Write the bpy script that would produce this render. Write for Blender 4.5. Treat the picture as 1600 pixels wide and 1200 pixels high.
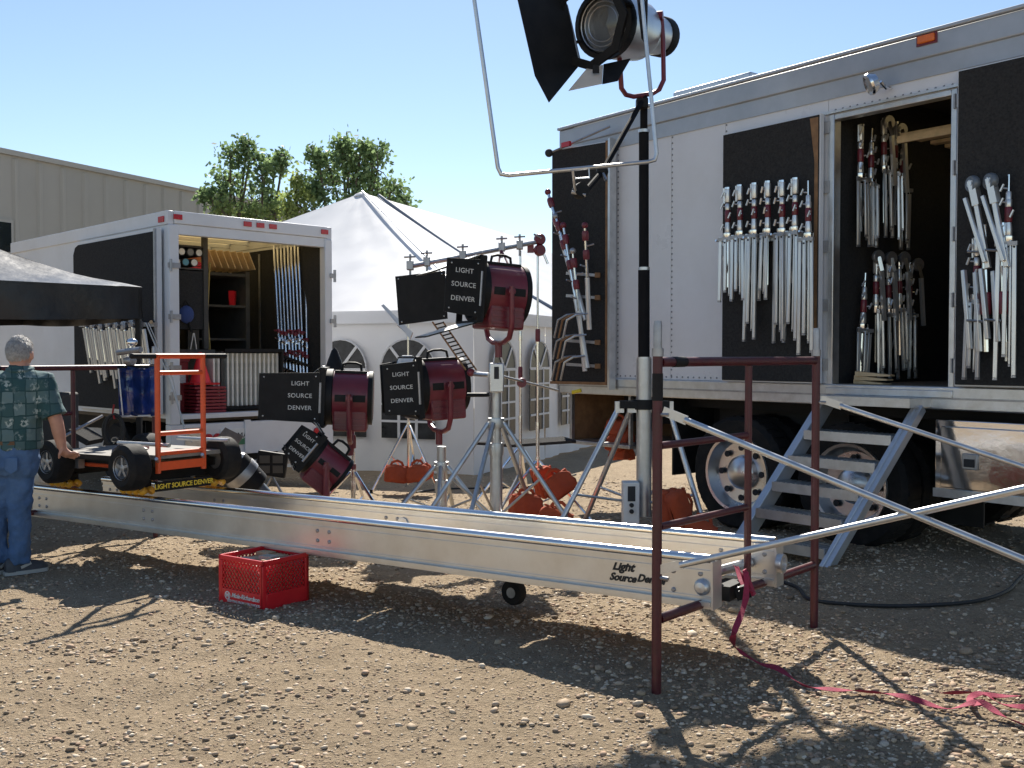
import bpy, math, random
import numpy as np
from mathutils import Vector, Matrix
random.seed(7); rng = np.random.default_rng(7)
R = math.radians
scene = bpy.context.scene
for o in list(bpy.data.objects): bpy.data.objects.remove(o)
C = scene.collection
# ---------------------------------------------------------------- camera, sky, sun, exposure
CAM_Z = 1.5; PITCH = math.atan(45/1600)
cd = bpy.data.cameras.new('camera'); cam = bpy.data.objects.new('camera', cd); C.objects.link(cam)
cam.location = (0, 0, CAM_Z); cam.rotation_euler = (R(90)-PITCH, 0, 0)
cd.sensor_width = 36; cd.lens = 36; cd.clip_end = 2000; cd.clip_start = .05
scene.camera = cam
SUN_EL = R(41); SUN_AZ = R(-2.5)          # azimuth from +Y, towards +X
w = bpy.data.worlds.new('World'); scene.world = w; w.use_nodes = True
nt = w.node_tree; bg = nt.nodes['Background']
sky = nt.nodes.new('ShaderNodeTexSky'); sky.sky_type = 'NISHITA'; sky.sun_disc = False
sky.sun_elevation = SUN_EL; sky.sun_rotation = SUN_AZ
sky.altitude = 1500; sky.air_density = 1.15; sky.dust_density = .35; sky.ozone_density = 1.2
nt.links.new(sky.outputs[0], bg.inputs[0]); bg.inputs[1].default_value = .074
sl = bpy.data.lights.new('sun', 'SUN'); so = bpy.data.objects.new('sun', sl); C.objects.link(so)
sl.energy = 4.8; sl.angle = R(.53); sl.color = (1, .94, .84)
sd = Vector((math.sin(SUN_AZ)*math.cos(SUN_EL), math.cos(SUN_AZ)*math.cos(SUN_EL), math.sin(SUN_EL)))
so.rotation_euler = sd.to_track_quat('Z', 'Y').to_euler(); so.location = (0, 20, 30)
vs = scene.view_settings; vs.view_transform = 'Standard'; vs.look = 'None'; vs.gamma = 1; vs.exposure = 0.95
try: vs.use_curve_mapping = False
except Exception: pass
# ---------------------------------------------------------------- helpers
V = Vector
def ray(u, v):
    x = (u-800)/1600; y = -(v-600)/1600
    return V((x, math.cos(PITCH)+y*math.sin(PITCH), -math.sin(PITCH)+y*math.cos(PITCH)))
def P(u, v, Y):                            # point seen at photo pixel u,v standing Y metres away
    d = ray(u, v); return V((0, 0, CAM_Z)) + d*(Y/d.y)
def plane(u, v, p0, n):
    d = ray(u, v); o = V((0, 0, CAM_Z)); t = (V(p0)-o).dot(V(n))/d.dot(V(n)); return o+d*t
def gz(x, y):                              # ground height: falls gently towards the back
    t = max(0., min(1., (y-4.0)/15.)); return -.42*t*t*(3-2*t)*.9 - .0
def G(u, v):
    p = None; z = 0
    for _ in range(12):
        d = ray(u, v); t = (z-CAM_Z)/d.z; p = V((0, 0, CAM_Z))+d*t; z = gz(p.x, p.y)
    return p

class MB:
    def __init__(s): s.v = []; s.f = []
    def add(s, vs, fs):
        n = len(s.v); s.v += [V(a) for a in vs]; s.f += [tuple(i+n for i in f) for f in fs]; return s
    def box(s, c, d, rz=0, M=None):
        x, y, z = d[0]/2, d[1]/2, d[2]/2
        m = M if M is not None else Matrix.Rotation(rz, 3, 'Z')
        vs = [V(c)+m@V(p) for p in ((-x,-y,-z),(x,-y,-z),(x,y,-z),(-x,y,-z),(-x,-y,z),(x,-y,z),(x,y,z),(-x,y,z))]
        return s.add(vs, [(0,3,2,1),(4,5,6,7),(0,1,5,4),(1,2,6,5),(2,3,7,6),(3,0,4,7)])
    def bb(s, x0, x1, y0, y1, z0, z1): return s.box(((x0+x1)/2,(y0+y1)/2,(z0+z1)/2),(x1-x0,y1-y0,z1-z0))
    def bar(s, a, b, w, h, up=(0,0,1)):
        a, b = V(a), V(b); d = (b-a); L = d.length; d.normalize(); up = V(up)
        x = d.cross(up)
        if x.length < 1e-4: x = d.cross(V((0,1,0)))
        x.normalize(); u = x.cross(d)
        m = Matrix((x, d, u)).transposed()
        return s.box((a+b)/2, (w, L, h), M=m)
    def tube(s, a, b, r, r2=None, n=10, cap=True):
        return s.path([a, b], [r, r if r2 is None else r2], n, cap)
    def path(s, pts, r, n=8, cap=True, closed=False, flat=1.0):
        pts = [V(p) for p in pts]; k = len(pts); rs = r if isinstance(r, (list, tuple)) else [r]*k
        prev = None; rings = []
        for i in range(k):
            if closed: t = pts[(i+1) % k]-pts[i-1]
            else: t = pts[min(i+1, k-1)]-pts[max(i-1, 0)]
            if t.length < 1e-9: t = V((0,0,1))
            t.normalize()
            if prev is None:
                a = V((0,0,1)) if abs(t.z) < .9 else V((0,1,0))
                x = t.cross(a).normalized()
            else:
                x = prev - t*prev.dot(t); x.normalize()
            prev = x; y = t.cross(x); sc = 1
            if 0 < i < k-1 and not closed:
                c = (pts[i]-pts[i-1]).normalized().dot((pts[i+1]-pts[i]).normalized()); sc = 1/max(.6, math.sqrt(max(0,(1+c)/2)))
            rings.append([pts[i]+(x*math.cos(2*math.pi*j/n)*rs[i]+y*math.sin(2*math.pi*j/n)*rs[i]*flat)*(sc if sc < 1.3 else 1.3) for j in range(n)])
        vs = [p for q in rings for p in q]; fs = []
        for i in range(k if closed else k-1):
            for j in range(n):
                a = i*n+j; b = i*n+(j+1) % n; i2 = (i+1) % k
                fs.append((a, b, i2*n+(j+1) % n, i2*n+j))
        if cap and not closed:
            fs.append(tuple(range(n))[::-1]); fs.append(tuple((k-1)*n+j for j in range(n)))
        return s.add(vs, fs)
    def lathe(s, prof, o=(0,0,0), ax=(0,0,1), n=16, cap=True, a0=0, a1=2*math.pi):
        ax = V(ax).normalized(); t = V((0,0,1)) if abs(ax.z) < .9 else V((1,0,0))
        x = t.cross(ax).normalized(); y = ax.cross(x); o = V(o); vs = []; fs = []; k = len(prof)
        for (r, h) in prof:
            for j in range(n):
                a = 2*math.pi*j/n; vs.append(o+ax*h+x*(r*math.cos(a))+y*(r*math.sin(a)))
        for i in range(k-1):
            for j in range(n): fs.append((i*n+j, i*n+(j+1) % n, (i+1)*n+(j+1) % n, (i+1)*n+j))
        if cap:
            if prof[0][0] > 1e-6: fs.append(tuple(range(n))[::-1])
            if prof[-1][0] > 1e-6: fs.append(tuple((k-1)*n+j for j in range(n)))
        return s.add(vs, fs)
    def sphere(s, c, r, sc=(1,1,1), n=12, m=8, M=None):
        vs = []; fs = []; M = M or Matrix.Identity(3)
        for i in range(m+1):
            th = math.pi*i/m
            for j in range(n):
                a = 2*math.pi*j/n
                vs.append(V(c)+M@V((r*sc[0]*math.sin(th)*math.cos(a), r*sc[1]*math.sin(th)*math.sin(a), r*sc[2]*math.cos(th))))
        for i in range(m):
            for j in range(n): fs.append((i*n+j, (i+1)*n+j, (i+1)*n+(j+1) % n, i*n+(j+1) % n))
        return s.add(vs, fs)
    def prism(s, poly, o, ex, ey, th):     # outline in the ex,ey plane, thickness th along ex x ey (centred)
        o, ex, ey = V(o), V(ex).normalized(), V(ey).normalized(); ez = ex.cross(ey).normalized(); n = len(poly)
        vs = [o+ex*a+ey*b-ez*th/2 for a, b in poly]+[o+ex*a+ey*b+ez*th/2 for a, b in poly]
        fs = [tuple(range(n))[::-1], tuple(range(n, 2*n))]+[(i, (i+1) % n, n+(i+1) % n, n+i) for i in range(n)]
        return s.add(vs, fs)
    def quad(s, a, b, c, d): return s.add([a, b, c, d], [(0,1,2,3)])
    def mesh(s, name, ang=35):
        me = bpy.data.meshes.new(name); me.from_pydata([tuple(a) for a in s.v], [], s.f); me.update()
        me.shade_smooth()
        try: me.set_sharp_from_angle(angle=R(ang))
        except Exception: pass
        return me

WM = {}                                    # world matrices of the empties, so parts can be given in world or local coordinates
def tag(o, label=None, cat=None, group=None, kind=None):
    for k, a in (('label', label), ('category', cat), ('group', group), ('kind', kind)):
        if a: o[k] = a
    return o
def thing(name, label, cat, loc=(0,0,0), rz=0, group=None, rot=None):
    o = bpy.data.objects.new(name, None); C.objects.link(o); o.empty_display_size = .1
    m = Matrix.Translation(V(loc)) @ (rot.to_4x4() if rot is not None else Matrix.Rotation(rz, 4, 'Z'))
    o.matrix_world = m; o.matrix_basis = m; WM[o.name] = m
    return tag(o, label, cat, group)
def obj(name, mb, mat, parent=None, world=False, label=None, cat=None, group=None, kind=None, bev=0, seg=2, me=None, ang=35):
    if me is None:
        if world and parent is not None:
            inv = wmat(parent).inverted(); mb.v = [inv@p for p in mb.v]
        me = mb.mesh(name, ang)
    if mat is not None and not me.materials: me.materials.append(mat)
    o = bpy.data.objects.new(name, me); C.objects.link(o)
    if parent is not None: o.parent = parent
    if bev:
        m = o.modifiers.new('edge', 'BEVEL'); m.width = bev; m.segments = seg; m.limit_method = 'ANGLE'; m.angle_limit = R(40)
    return tag(o, label, cat, group, kind)
def wmat(o):
    m = WM.get(o.name, o.matrix_basis.copy())
    return wmat(o.parent)@m if o.parent is not None else m
def dup(o, loc=None, rz=None, label=None, parent=None, rot=None):
    c = o.copy(); C.objects.link(c); c.parent = parent
    if loc is not None:
        m = Matrix.Translation(V(loc)) @ (rot.to_4x4() if rot is not None else Matrix.Rotation(rz or 0, 4, 'Z'))
        c.matrix_basis = m; WM[c.name] = m
    if label: c['label'] = label
    for ch in list(o.children): dup(ch, parent=c)
    return c
def text(name, s, mat, parent, o, ex, ey, size, align='CENTER', shear=0, off=.0, depth=.001, world=False, spacing=1.0, label=None, line=1.0):
    cu = bpy.data.curves.new('t', 'FONT'); cu.body = s; cu.size = size; cu.align_x = align; cu.align_y = 'CENTER'
    cu.shear = shear; cu.offset = off; cu.extrude = depth; cu.space_character = spacing; cu.space_line = line; cu.resolution_u = 3
    t = bpy.data.objects.new('t', cu); C.objects.link(t)
    me = bpy.data.meshes.new_from_object(t.evaluated_get(bpy.context.evaluated_depsgraph_get()))
    bpy.data.objects.remove(t); bpy.data.curves.remove(cu)
    ex, ey = V(ex).normalized(), V(ey).normalized(); ez = ex.cross(ey)
    m = Matrix((ex, ey, ez)).transposed().to_4x4(); m.translation = V(o)
    if world and parent is not None: m = wmat(parent).inverted()@m
    me.transform(m); me.materials.clear(); me.materials.append(mat); me.name = name
    ob = bpy.data.objects.new(name, me); C.objects.link(ob); ob.parent = parent
    return tag(ob, label)
# ---------------------------------------------------------------- materials
MATS = {}
def mat(name, col, rough=.5, metal=0., var=.12, scale=8., bump=0., bscale=None, dirt=None, dirt_amt=0., spec=.5, trans=0., coat=0., rvar=.1):
    if name in MATS: return MATS[name]
    m = bpy.data.materials.new(name); m.use_nodes = True; t = m.node_tree; N = t.nodes; L = t.links
    b = N['Principled BSDF']; tc = N.new('ShaderNodeTexCoord'); n1 = N.new('ShaderNodeTexNoise')
    n1.inputs['Scale'].default_value = scale; n1.inputs['Detail'].default_value = 6; n1.inputs['Roughness'].default_value = .6
    L.new(tc.outputs['Object'], n1.inputs['Vector'])
    cr = N.new('ShaderNodeValToRGB'); cr.color_ramp.elements[0].position = .3; cr.color_ramp.elements[1].position = .7
    cr.color_ramp.elements[0].color = (*[max(0, c*(1-var)) for c in col], 1); cr.color_ramp.elements[1].color = (*[min(1, c*(1+var)) for c in col], 1)
    L.new(n1.outputs['Fac'], cr.inputs['Fac']); out = cr.outputs['Color']
    if dirt:
        n2 = N.new('ShaderNodeTexNoise'); n2.inputs['Scale'].default_value = scale*.35; n2.inputs['Detail'].default_value = 8; n2.inputs['Roughness'].default_value = .7
        L.new(tc.outputs['Object'], n2.inputs['Vector'])
        r2 = N.new('ShaderNodeValToRGB'); r2.color_ramp.elements[0].position = .45; r2.color_ramp.elements[1].position = .75
        r2.color_ramp.elements[0].color = (0,0,0,1); r2.color_ramp.elements[1].color = (dirt_amt,)*3+(1,)
        L.new(n2.outputs['Fac'], r2.inputs['Fac'])
        mx = N.new('ShaderNodeMix'); mx.data_type = 'RGBA'; mx.inputs[7].default_value = (*dirt, 1)
        L.new(r2.outputs['Color'], mx.inputs[0]); L.new(out, mx.inputs[6]); out = mx.outputs[2]
    L.new(out, b.inputs['Base Color'])
    mr = N.new('ShaderNodeMapRange'); mr.inputs['To Min'].default_value = max(.03, rough-rvar); mr.inputs['To Max'].default_value = min(1, rough+rvar)
    L.new(n1.outputs['Fac'], mr.inputs['Value']); L.new(mr.outputs[0], b.inputs['Roughness'])
    b.inputs['Metallic'].default_value = metal; b.inputs['Specular IOR Level'].default_value = spec
    if coat: b.inputs['Coat Weight'].default_value = coat
    if bump:
        n3 = N.new('ShaderNodeTexNoise'); n3.inputs['Scale'].default_value = bscale or scale*4; n3.inputs['Detail'].default_value = 4
        L.new(tc.outputs['Object'], n3.inputs['Vector'])
        bp = N.new('ShaderNodeBump'); bp.inputs['Strength'].default_value = bump; bp.inputs['Distance'].default_value = .01
        L.new(n3.outputs['Fac'], bp.inputs['Height']); L.new(bp.outputs[0], b.inputs['Normal'])
    if trans:
        tr = N.new('ShaderNodeBsdfTranslucent'); L.new(out, tr.inputs['Color']); ms = N.new('ShaderNodeMixShader'); ms.inputs[0].default_value = trans
        L.new(b.outputs[0], ms.inputs[1]); L.new(tr.outputs[0], ms.inputs[2]); L.new(ms.outputs[0], N['Material Output'].inputs['Surface'])
    MATS[name] = m; return m
ALU = mat('aluminium', (.62,.63,.64), .38, .9, .1, 12, .05, dirt=(.3,.29,.27), dirt_amt=.35)
ALUB = mat('aluminium beam', (.66,.66,.65), .36, .85, .08, 5, .04, 60, dirt=(.4,.37,.33), dirt_amt=.3)
CHR = mat('chrome', (.75,.75,.76), .16, 1., .04, 4, rvar=.04)
POL = mat('polished aluminium', (.7,.7,.71), .2, 1., .05, 3, .03, 3)
STEEL = mat('dull steel', (.4,.4,.41), .45, .85, .15, 20, dirt=(.2,.17,.15), dirt_amt=.4)
LEGW = mat('stand leg bare metal', (.74,.74,.73), .32, .75, .05, 5, rvar=.05)
MAR = mat('maroon paint', (.17,.022,.036), .34, 0, .15, 9, .05, dirt=(.09,.03,.03), dirt_amt=.5)
MARS = mat('scaffold maroon paint', (.075,.01,.016), .4, 0, .25, 14, .1, dirt=(.06,.03,.025), dirt_amt=.6)
BLK = mat('black paint', (.011,.011,.012), .6, 0, .3, 12, .05, dirt=(.035,.033,.03), dirt_amt=.35, spec=.22)
RUB = mat('tyre rubber', (.013,.013,.014), .8, 0, .3, 18, .1, dirt=(.08,.065,.05), dirt_amt=.3, spec=.25)
CARP = mat('charcoal carpet', (.036,.036,.037), .95, 0, .3, 60, .5, 220, dirt=(.06,.055,.05), dirt_amt=.4, spec=.1)
TWHITE = mat('white truck paint', (.72,.73,.75), .38, 0, .03, 3, dirt=(.5,.48,.45), dirt_amt=.3)
TRSIDE = mat('trailer white skin', (.7,.71,.74), .3, 0, .03, 1.2, .35, 1.6, dirt=(.52,.5,.47), dirt_amt=.5)
REDL = mat('red lamp lens', (.5,.02,.03), .25, 0, .1, 30)
AMB = mat('amber lens', (.75,.16,.02), .25, 0, .1, 30)
ORG = mat('orange paint', (.68,.09,.02), .4, 0, .1, 12, dirt=(.3,.06,.03), dirt_amt=.3)
BAG = mat('orange sandbag canvas', (.4,.075,.03), .85, 0, .15, 14, .5, 30, dirt=(.25,.07,.05), dirt_amt=.5, spec=.2)
YEL = mat('amber urethane', (.75,.38,.035), .4, 0, .12, 20)
WOOD = mat('pale wood', (.56,.42,.25), .7, 0, .2, 12, .1)
WOODD = mat('worn brown wood', (.24,.13,.06), .75, 0, .3, 10, .2)
LETW = mat('white lettering', (.62,.62,.6), .7, 0, .25, 60)
LETB = mat('black lettering', (.015,.015,.016), .6, 0, .1, 60)
LETY = mat('yellow lettering', (.75,.55,.05), .6, 0, .1, 60)
DARK = mat('dark interior paint', (.03,.03,.032), .8, 0, .3, 4)
REDP = mat('red plastic', (.62,.012,.022), .32, 0, .08, 6, .03, dirt=(.35,.02,.02), dirt_amt=.4)
CAB = mat('black cable', (.016,.016,.017), .6, 0, .2, 20)
STRAP = mat('maroon webbing', (.3,.02,.058), .8, 0, .15, 40, .3, 200)
# ================================================================ ground and gravel
def vnoise(x, y, sc, seed):
    r = np.random.default_rng(seed); T = r.random((256, 256))
    xs = x*sc; ys = y*sc; xi = np.floor(xs).astype(int); yi = np.floor(ys).astype(int); fx = xs-xi; fy = ys-yi
    fx = fx*fx*(3-2*fx); fy = fy*fy*(3-2*fy)
    a = T[xi % 256, yi % 256]; b = T[(xi+1) % 256, yi % 256]; c = T[xi % 256, (yi+1) % 256]; d = T[(xi+1) % 256, (yi+1) % 256]
    return (a*(1-fx)+b*fx)*(1-fy)+(c*(1-fx)+d*fx)*fy
def gza(x, y):
    t = np.clip((y-4.0)/15., 0, 1); return -.42*t*t*(3-2*t)*.9
def relief(x, y):
    f = np.clip((16-y)/6, 0, 1)*np.clip((9-np.abs(x))/2, 0, 1)
    return f*(.05*(vnoise(x,y,.6,1)-.5)+.022*(vnoise(x,y,3,2)-.5)+.014*(vnoise(x,y,9,3)-.5)+.010*(vnoise(x,y,22,4)-.5)) - .004
xs = np.concatenate([-np.geomspace(500, 9.4, 16), np.arange(-9, 9.01, .045), np.geomspace(9.4, 500, 16)])
ys = np.concatenate([-np.geomspace(60, 2, 6), np.arange(1.6, 7, .03), np.arange(7, 15, .07), np.geomspace(15.4, 900, 26)])
X, Y = np.meshgrid(xs, ys, indexing='ij'); Z = gza(X, Y)+relief(X, Y)
nx, ny = X.shape
co = np.stack([X, Y, Z], -1).reshape(-1, 3)
idx = np.arange(nx*ny).reshape(nx, ny)
fq = np.stack([idx[:-1,:-1], idx[1:,:-1], idx[1:,1:], idx[:-1,1:]], -1).reshape(-1, 4)
def np_mesh(name, co, faces):
    me = bpy.data.meshes.new(name); n = faces.shape[1]
    me.vertices.add(len(co)); me.vertices.foreach_set('co', co.astype(np.float32).ravel())
    me.loops.add(faces.size); me.loops.foreach_set('vertex_index', faces.astype(np.int32).ravel())
    me.polygons.add(len(faces)); me.polygons.foreach_set('loop_start', np.arange(0, faces.size, n, dtype=np.int32))
    me.polygons.foreach_set('loop_total', np.full(len(faces), n, dtype=np.int32))
    me.update(calc_edges=True); me.validate(); me.shade_smooth(); return me
def ground_mat():
    m = bpy.data.materials.new('gravelly dirt'); m.use_nodes = True; t = m.node_tree; N = t.nodes; L = t.links; b = N['Principled BSDF']
    tc = N.new('ShaderNodeTexCoord')
    def noise(sc, det=8, ro=.65):
        n = N.new('ShaderNodeTexNoise'); n.inputs['Scale'].default_value = sc; n.inputs['Detail'].default_value = det; n.inputs['Roughness'].default_value = ro
        L.new(tc.outputs['Object'], n.inputs['Vector']); return n
    def ramp(src, stops):
        r = N.new('ShaderNodeValToRGB'); e = r.color_ramp.elements
        while len(e) < len(stops): e.new(.5)
        for q, (p, c) in zip(e, stops): q.position = p; q.color = (*c, 1)
        L.new(src, r.inputs['Fac']); return r
    def mix(f, a, c, mode='MIX'):
        x = N.new('ShaderNodeMix'); x.data_type = 'RGBA'; x.blend_type = mode
        if isinstance(f, float): x.inputs[0].default_value = f
        else: L.new(f, x.inputs[0])
        L.new(a, x.inputs[6]); L.new(c, x.inputs[7]); return x.outputs[2]
    big = ramp(noise(.9).outputs[0], [(.3, (0.296,0.222,0.142)), (.5, (0.362,0.276,0.181)), (.72, (0.441,0.344,0.233))])
    fine = ramp(noise(38, 6, .75).outputs[0], [(.28, (0.131,0.097,0.062)), (.5, (0.355,0.272,0.179)), (.75, (0.606,0.486,0.340))])
    c = mix(.55, big.outputs[0], fine.outputs[0])
    vo = N.new('ShaderNodeTexVoronoi'); vo.inputs['Scale'].default_value = 46; L.new(tc.outputs['Object'], vo.inputs['Vector'])
    vr = ramp(vo.outputs['Color'], [(0, (0.197,0.143,0.103)), (.35, (0.342,0.250,0.176)), (.65, (0.435,0.350,0.260)), (1, (0.580,0.474,0.363))])
    vm = ramp(vo.outputs['Distance'], [(.25, (1,1,1)), (.42, (0,0,0))])
    cov = ramp(noise(2.2, 5).outputs[0], [(.42, (.1,)*3), (.62, (.85,)*3)])
    mu = N.new('ShaderNodeMath'); mu.operation = 'MULTIPLY'; L.new(vm.outputs[0], mu.inputs[0]); L.new(cov.outputs[0], mu.inputs[1])
    c = mix(mu.outputs[0], c, vr.outputs[0])
    mottled_shade = ramp(noise(7, 9, .8).outputs[0], [(.36, (.58,.56,.54)), (.5, (.98,.97,.96)), (.68, (1.0,1.0,1.0))])  # dark blotches painted into the colour for gravel texture and mottled shadows
    c = mix(.5, c, mottled_shade.outputs[0], 'MULTIPLY')
    L.new(c, b.inputs['Base Color']); b.inputs['Roughness'].default_value = .95; b.inputs['Specular IOR Level'].default_value = .15
    ad = N.new('ShaderNodeMath'); ad.operation = 'ADD'; L.new(noise(70, 8, .8).outputs[0], ad.inputs[0]); L.new(mu.outputs[0], ad.inputs[1])
    bp = N.new('ShaderNodeBump'); bp.inputs['Strength'].default_value = 1.0; bp.inputs['Distance'].default_value = .018
    L.new(ad.outputs[0], bp.inputs['Height']); L.new(bp.outputs[0], b.inputs['Normal'])
    return m
gm = np_mesh('ground', co, fq); gm.materials.append(ground_mat())
go = bpy.data.objects.new('ground', gm); C.objects.link(go); tag(go, 'tan dirt and gravel yard', 'ground', kind='structure')
# gravel: flattened pebbles, each a real stone
def ico():
    p = (1+5**.5)/2
    v = np.array([(-1,p,0),(1,p,0),(-1,-p,0),(1,-p,0),(0,-1,p),(0,1,p),(0,-1,-p),(0,1,-p),(p,0,-1),(p,0,1),(-p,0,-1),(-p,0,1)], float); v /= np.linalg.norm(v[0])
    f = np.array([(0,11,5),(0,5,1),(0,1,7),(0,7,10),(0,10,11),(1,5,9),(5,11,4),(11,10,2),(10,7,6),(7,1,8),(3,9,4),(3,4,2),(3,2,6),(3,6,8),(3,8,9),(4,9,5),(2,4,11),(6,2,10),(8,6,7),(9,8,1)])
    return v, f
def pebbles(n, ylo, yhi, smin, smax, pw, seed, clump=True):
    r = np.random.default_rng(seed); y = ylo*(yhi/ylo)**r.random(n); x = (r.random(n)*2-1)*(.56*y+1.4)
    if clump:
        k = vnoise(x,y,.8,11)*.6+vnoise(x,y,2.5,12)*.4; keep = r.random(n) < np.clip((k-.28)*2.6, .12, 1); x, y = x[keep], y[keep]; n = len(x)
    s = smin*(smax/smin)**(r.random(n)**pw)
    iv, f = ico()
    v = iv[None]*(1+.22*(r.random((n,12,1))-.5)+.16*(r.random((n,12,3))-.5))
    sc = np.stack([s*(.8+.7*r.random(n)), s*(.7+.35*r.random(n)), s*(.32+.32*r.random(n))], -1)
    v = v*sc[:,None,:]
    a = r.random(n)*6.283; ca, sa = np.cos(a), np.sin(a)
    tl = (r.random(n)-.5)*.6
    xx = v[...,0]; zz = v[...,2]; v2 = np.stack([xx*np.cos(tl)[:,None]-zz*np.sin(tl)[:,None], v[...,1], xx*np.sin(tl)[:,None]+zz*np.cos(tl)[:,None]], -1)
    X2 = v2[...,0]*ca[:,None]-v2[...,1]*sa[:,None]+x[:,None]; Y2 = v2[...,0]*sa[:,None]+v2[...,1]*ca[:,None]+y[:,None]
    Z2 = v2[...,2]+(gza(x,y)+relief(x,y)+sc[:,2]*(.0+.5*r.random(n)))[:,None]
    return np.stack([X2,Y2,Z2], -1).reshape(-1,3), (f[None]+12*np.arange(n)[:,None,None]).reshape(-1,3)
def peb_mat():
    m = bpy.data.materials.new('pebble stone'); m.use_nodes = True; t = m.node_tree; N = t.nodes; L = t.links; b = N['Principled BSDF']
    g = N.new('ShaderNodeNewGeometry'); r = N.new('ShaderNodeValToRGB'); e = r.color_ramp.elements
    st = [(0,(0.172,0.131,0.097)),(.2,(0.355,0.262,0.170)),(.4,(0.435,0.334,0.227)),(.55,(0.435,0.287,0.193)),(.7,(0.527,0.417,0.300)),(.88,(0.592,0.493,0.374)),(1,(0.737,0.636,0.500))]
    while len(e) < len(st): e.new(.5)
    for q, (p, c) in zip(e, st): q.position = p; q.color = (*c, 1)
    L.new(g.outputs['Random Per Island'], r.inputs['Fac'])
    n = N.new('ShaderNodeTexNoise'); n.inputs['Scale'].default_value = 90; n.inputs['Detail'].default_value = 5
    tc = N.new('ShaderNodeTexCoord'); L.new(tc.outputs['Object'], n.inputs['Vector'])
    x = N.new('ShaderNodeMix'); x.data_type = 'RGBA'; x.blend_type = 'MULTIPLY'; x.inputs[0].default_value = .6
    r2 = N.new('ShaderNodeValToRGB'); r2.color_ramp.elements[0].position = .3; r2.color_ramp.elements[0].color = (.55,.52,.48,1); r2.color_ramp.elements[1].position = .65
    L.new(n.outputs[0], r2.inputs['Fac']); L.new(r.outputs[0], x.inputs[6]); L.new(r2.outputs[0], x.inputs[7]); L.new(x.outputs[2], b.inputs['Base Color'])
    b.inputs['Roughness'].default_value = .8; b.inputs['Specular IOR Level'].default_value = .3; return m
parts = [pebbles(76000, 2.6, 17, .0055, .016, 1.4, 21), pebbles(20000, 2.6, 15, .009, .025, 2.2, 22), pebbles(110, 2.7, 9, .024, .042, 1.8, 23), pebbles(26000, 2.6, 8, .003, .009, 1.1, 24, False)]
cs = []; fs_ = []; k = 0
for c_, f_ in parts: cs.append(c_); fs_.append(f_+k); k += len(c_)
pm = np_mesh('gravel', np.concatenate(cs), np.concatenate(fs_)); pm.materials.append(peb_mat())
po = bpy.data.objects.new('gravel', pm); C.objects.link(po); tag(po, 'loose tan and grey gravel scattered over the yard', 'gravel', kind='stuff')
# ================================================================ metal building
BTAN = mat('tan ribbed steel siding', (.34,.318,.28), .5, 0, .05, .7, dirt=(.3,.28,.25), dirt_amt=.3)
BTRIM = mat('building trim', (.36,.34,.3), .5, 0, .05, 2)
WGL = mat('dark window glass', (.01,.014,.02), .08, 0, .1, 3)
b0 = V((-13.75, 27.5, 0)); bd = V((.437, .9, 0)).normalized()
brot = math.atan2(bd.y, bd.x)
bld = thing('metal_building', 'long tan ribbed metal building behind the box truck', 'building', (b0.x, b0.y, -.4), brot)
obj('wall', MB().bb(-12, 34, 0, 14, 0, 7.32), BTAN, bld)
rb = None
for k in range(46):
    x = -9.6+k*.78
    m = MB().prism([(-.1,0),(-.045,-.06),(.045,-.06),(.1,0)], (x, -.002, 3.62), (1,0,0), (0,1,0), 7.2) if rb is None else None
    if rb is None:
        rb = obj('rib', m, BTAN, bld); rb0 = x
    else:
        c = rb.copy(); C.objects.link(c); c.parent = bld; c.location = (x-rb0, 0, 0)
obj('roof_trim', MB().bb(-12.1, 34.1, -.11, 14.1, 7.3, 7.44), BTRIM, bld)
obj('roof', MB().add([(-12.1,-.1,7.44),(34.1,-.1,7.44),(34.1,14.1,7.44),(-12.1,14.1,7.44),(-12.1,7,7.9),(34.1,7,7.9)], [(0,1,5,4),(4,5,2,3),(0,4,3),(1,2,5)]), BTRIM, bld)
wn = obj('window', MB().bb(-1.6, .42, -.075, -.003, 4.6, 5.55), BTRIM, bld)
obj('pane', MB().bb(-1.5, .34, -.085, -.076, 4.68, 5.47), WGL, wn)
# ================================================================ trees
BARK = mat('tree bark', (.11,.085,.06), .9, 0, .3, 8, .5, 20)
def leaf_mat(name, a, b):
    m = bpy.data.materials.new(name); m.use_nodes = True; t = m.node_tree; N = t.nodes; L = t.links; p = N['Principled BSDF']
    g = N.new('ShaderNodeNewGeometry'); r = N.new('ShaderNodeValToRGB'); r.color_ramp.elements[0].color = (*a,1); r.color_ramp.elements[1].color = (*b,1)
    L.new(g.outputs['Random Per Island'], r.inputs['Fac']); L.new(r.outputs[0], p.inputs['Base Color']); p.inputs['Roughness'].default_value = .55
    tr = N.new('ShaderNodeBsdfTranslucent'); L.new(r.outputs[0], tr.inputs['Color']); ms = N.new('ShaderNodeMixShader'); ms.inputs[0].default_value = .55
    L.new(p.outputs[0], ms.inputs[1]); L.new(tr.outputs[0], ms.inputs[2]); L.new(ms.outputs[0], N['Material Output'].inputs['Surface']); return m
LF = leaf_mat('green leaves', (.09,.14,.055), (.28,.39,.17)); LFY = leaf_mat('yellow green leaves', (.14,.19,.05), (.34,.4,.13))
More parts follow.
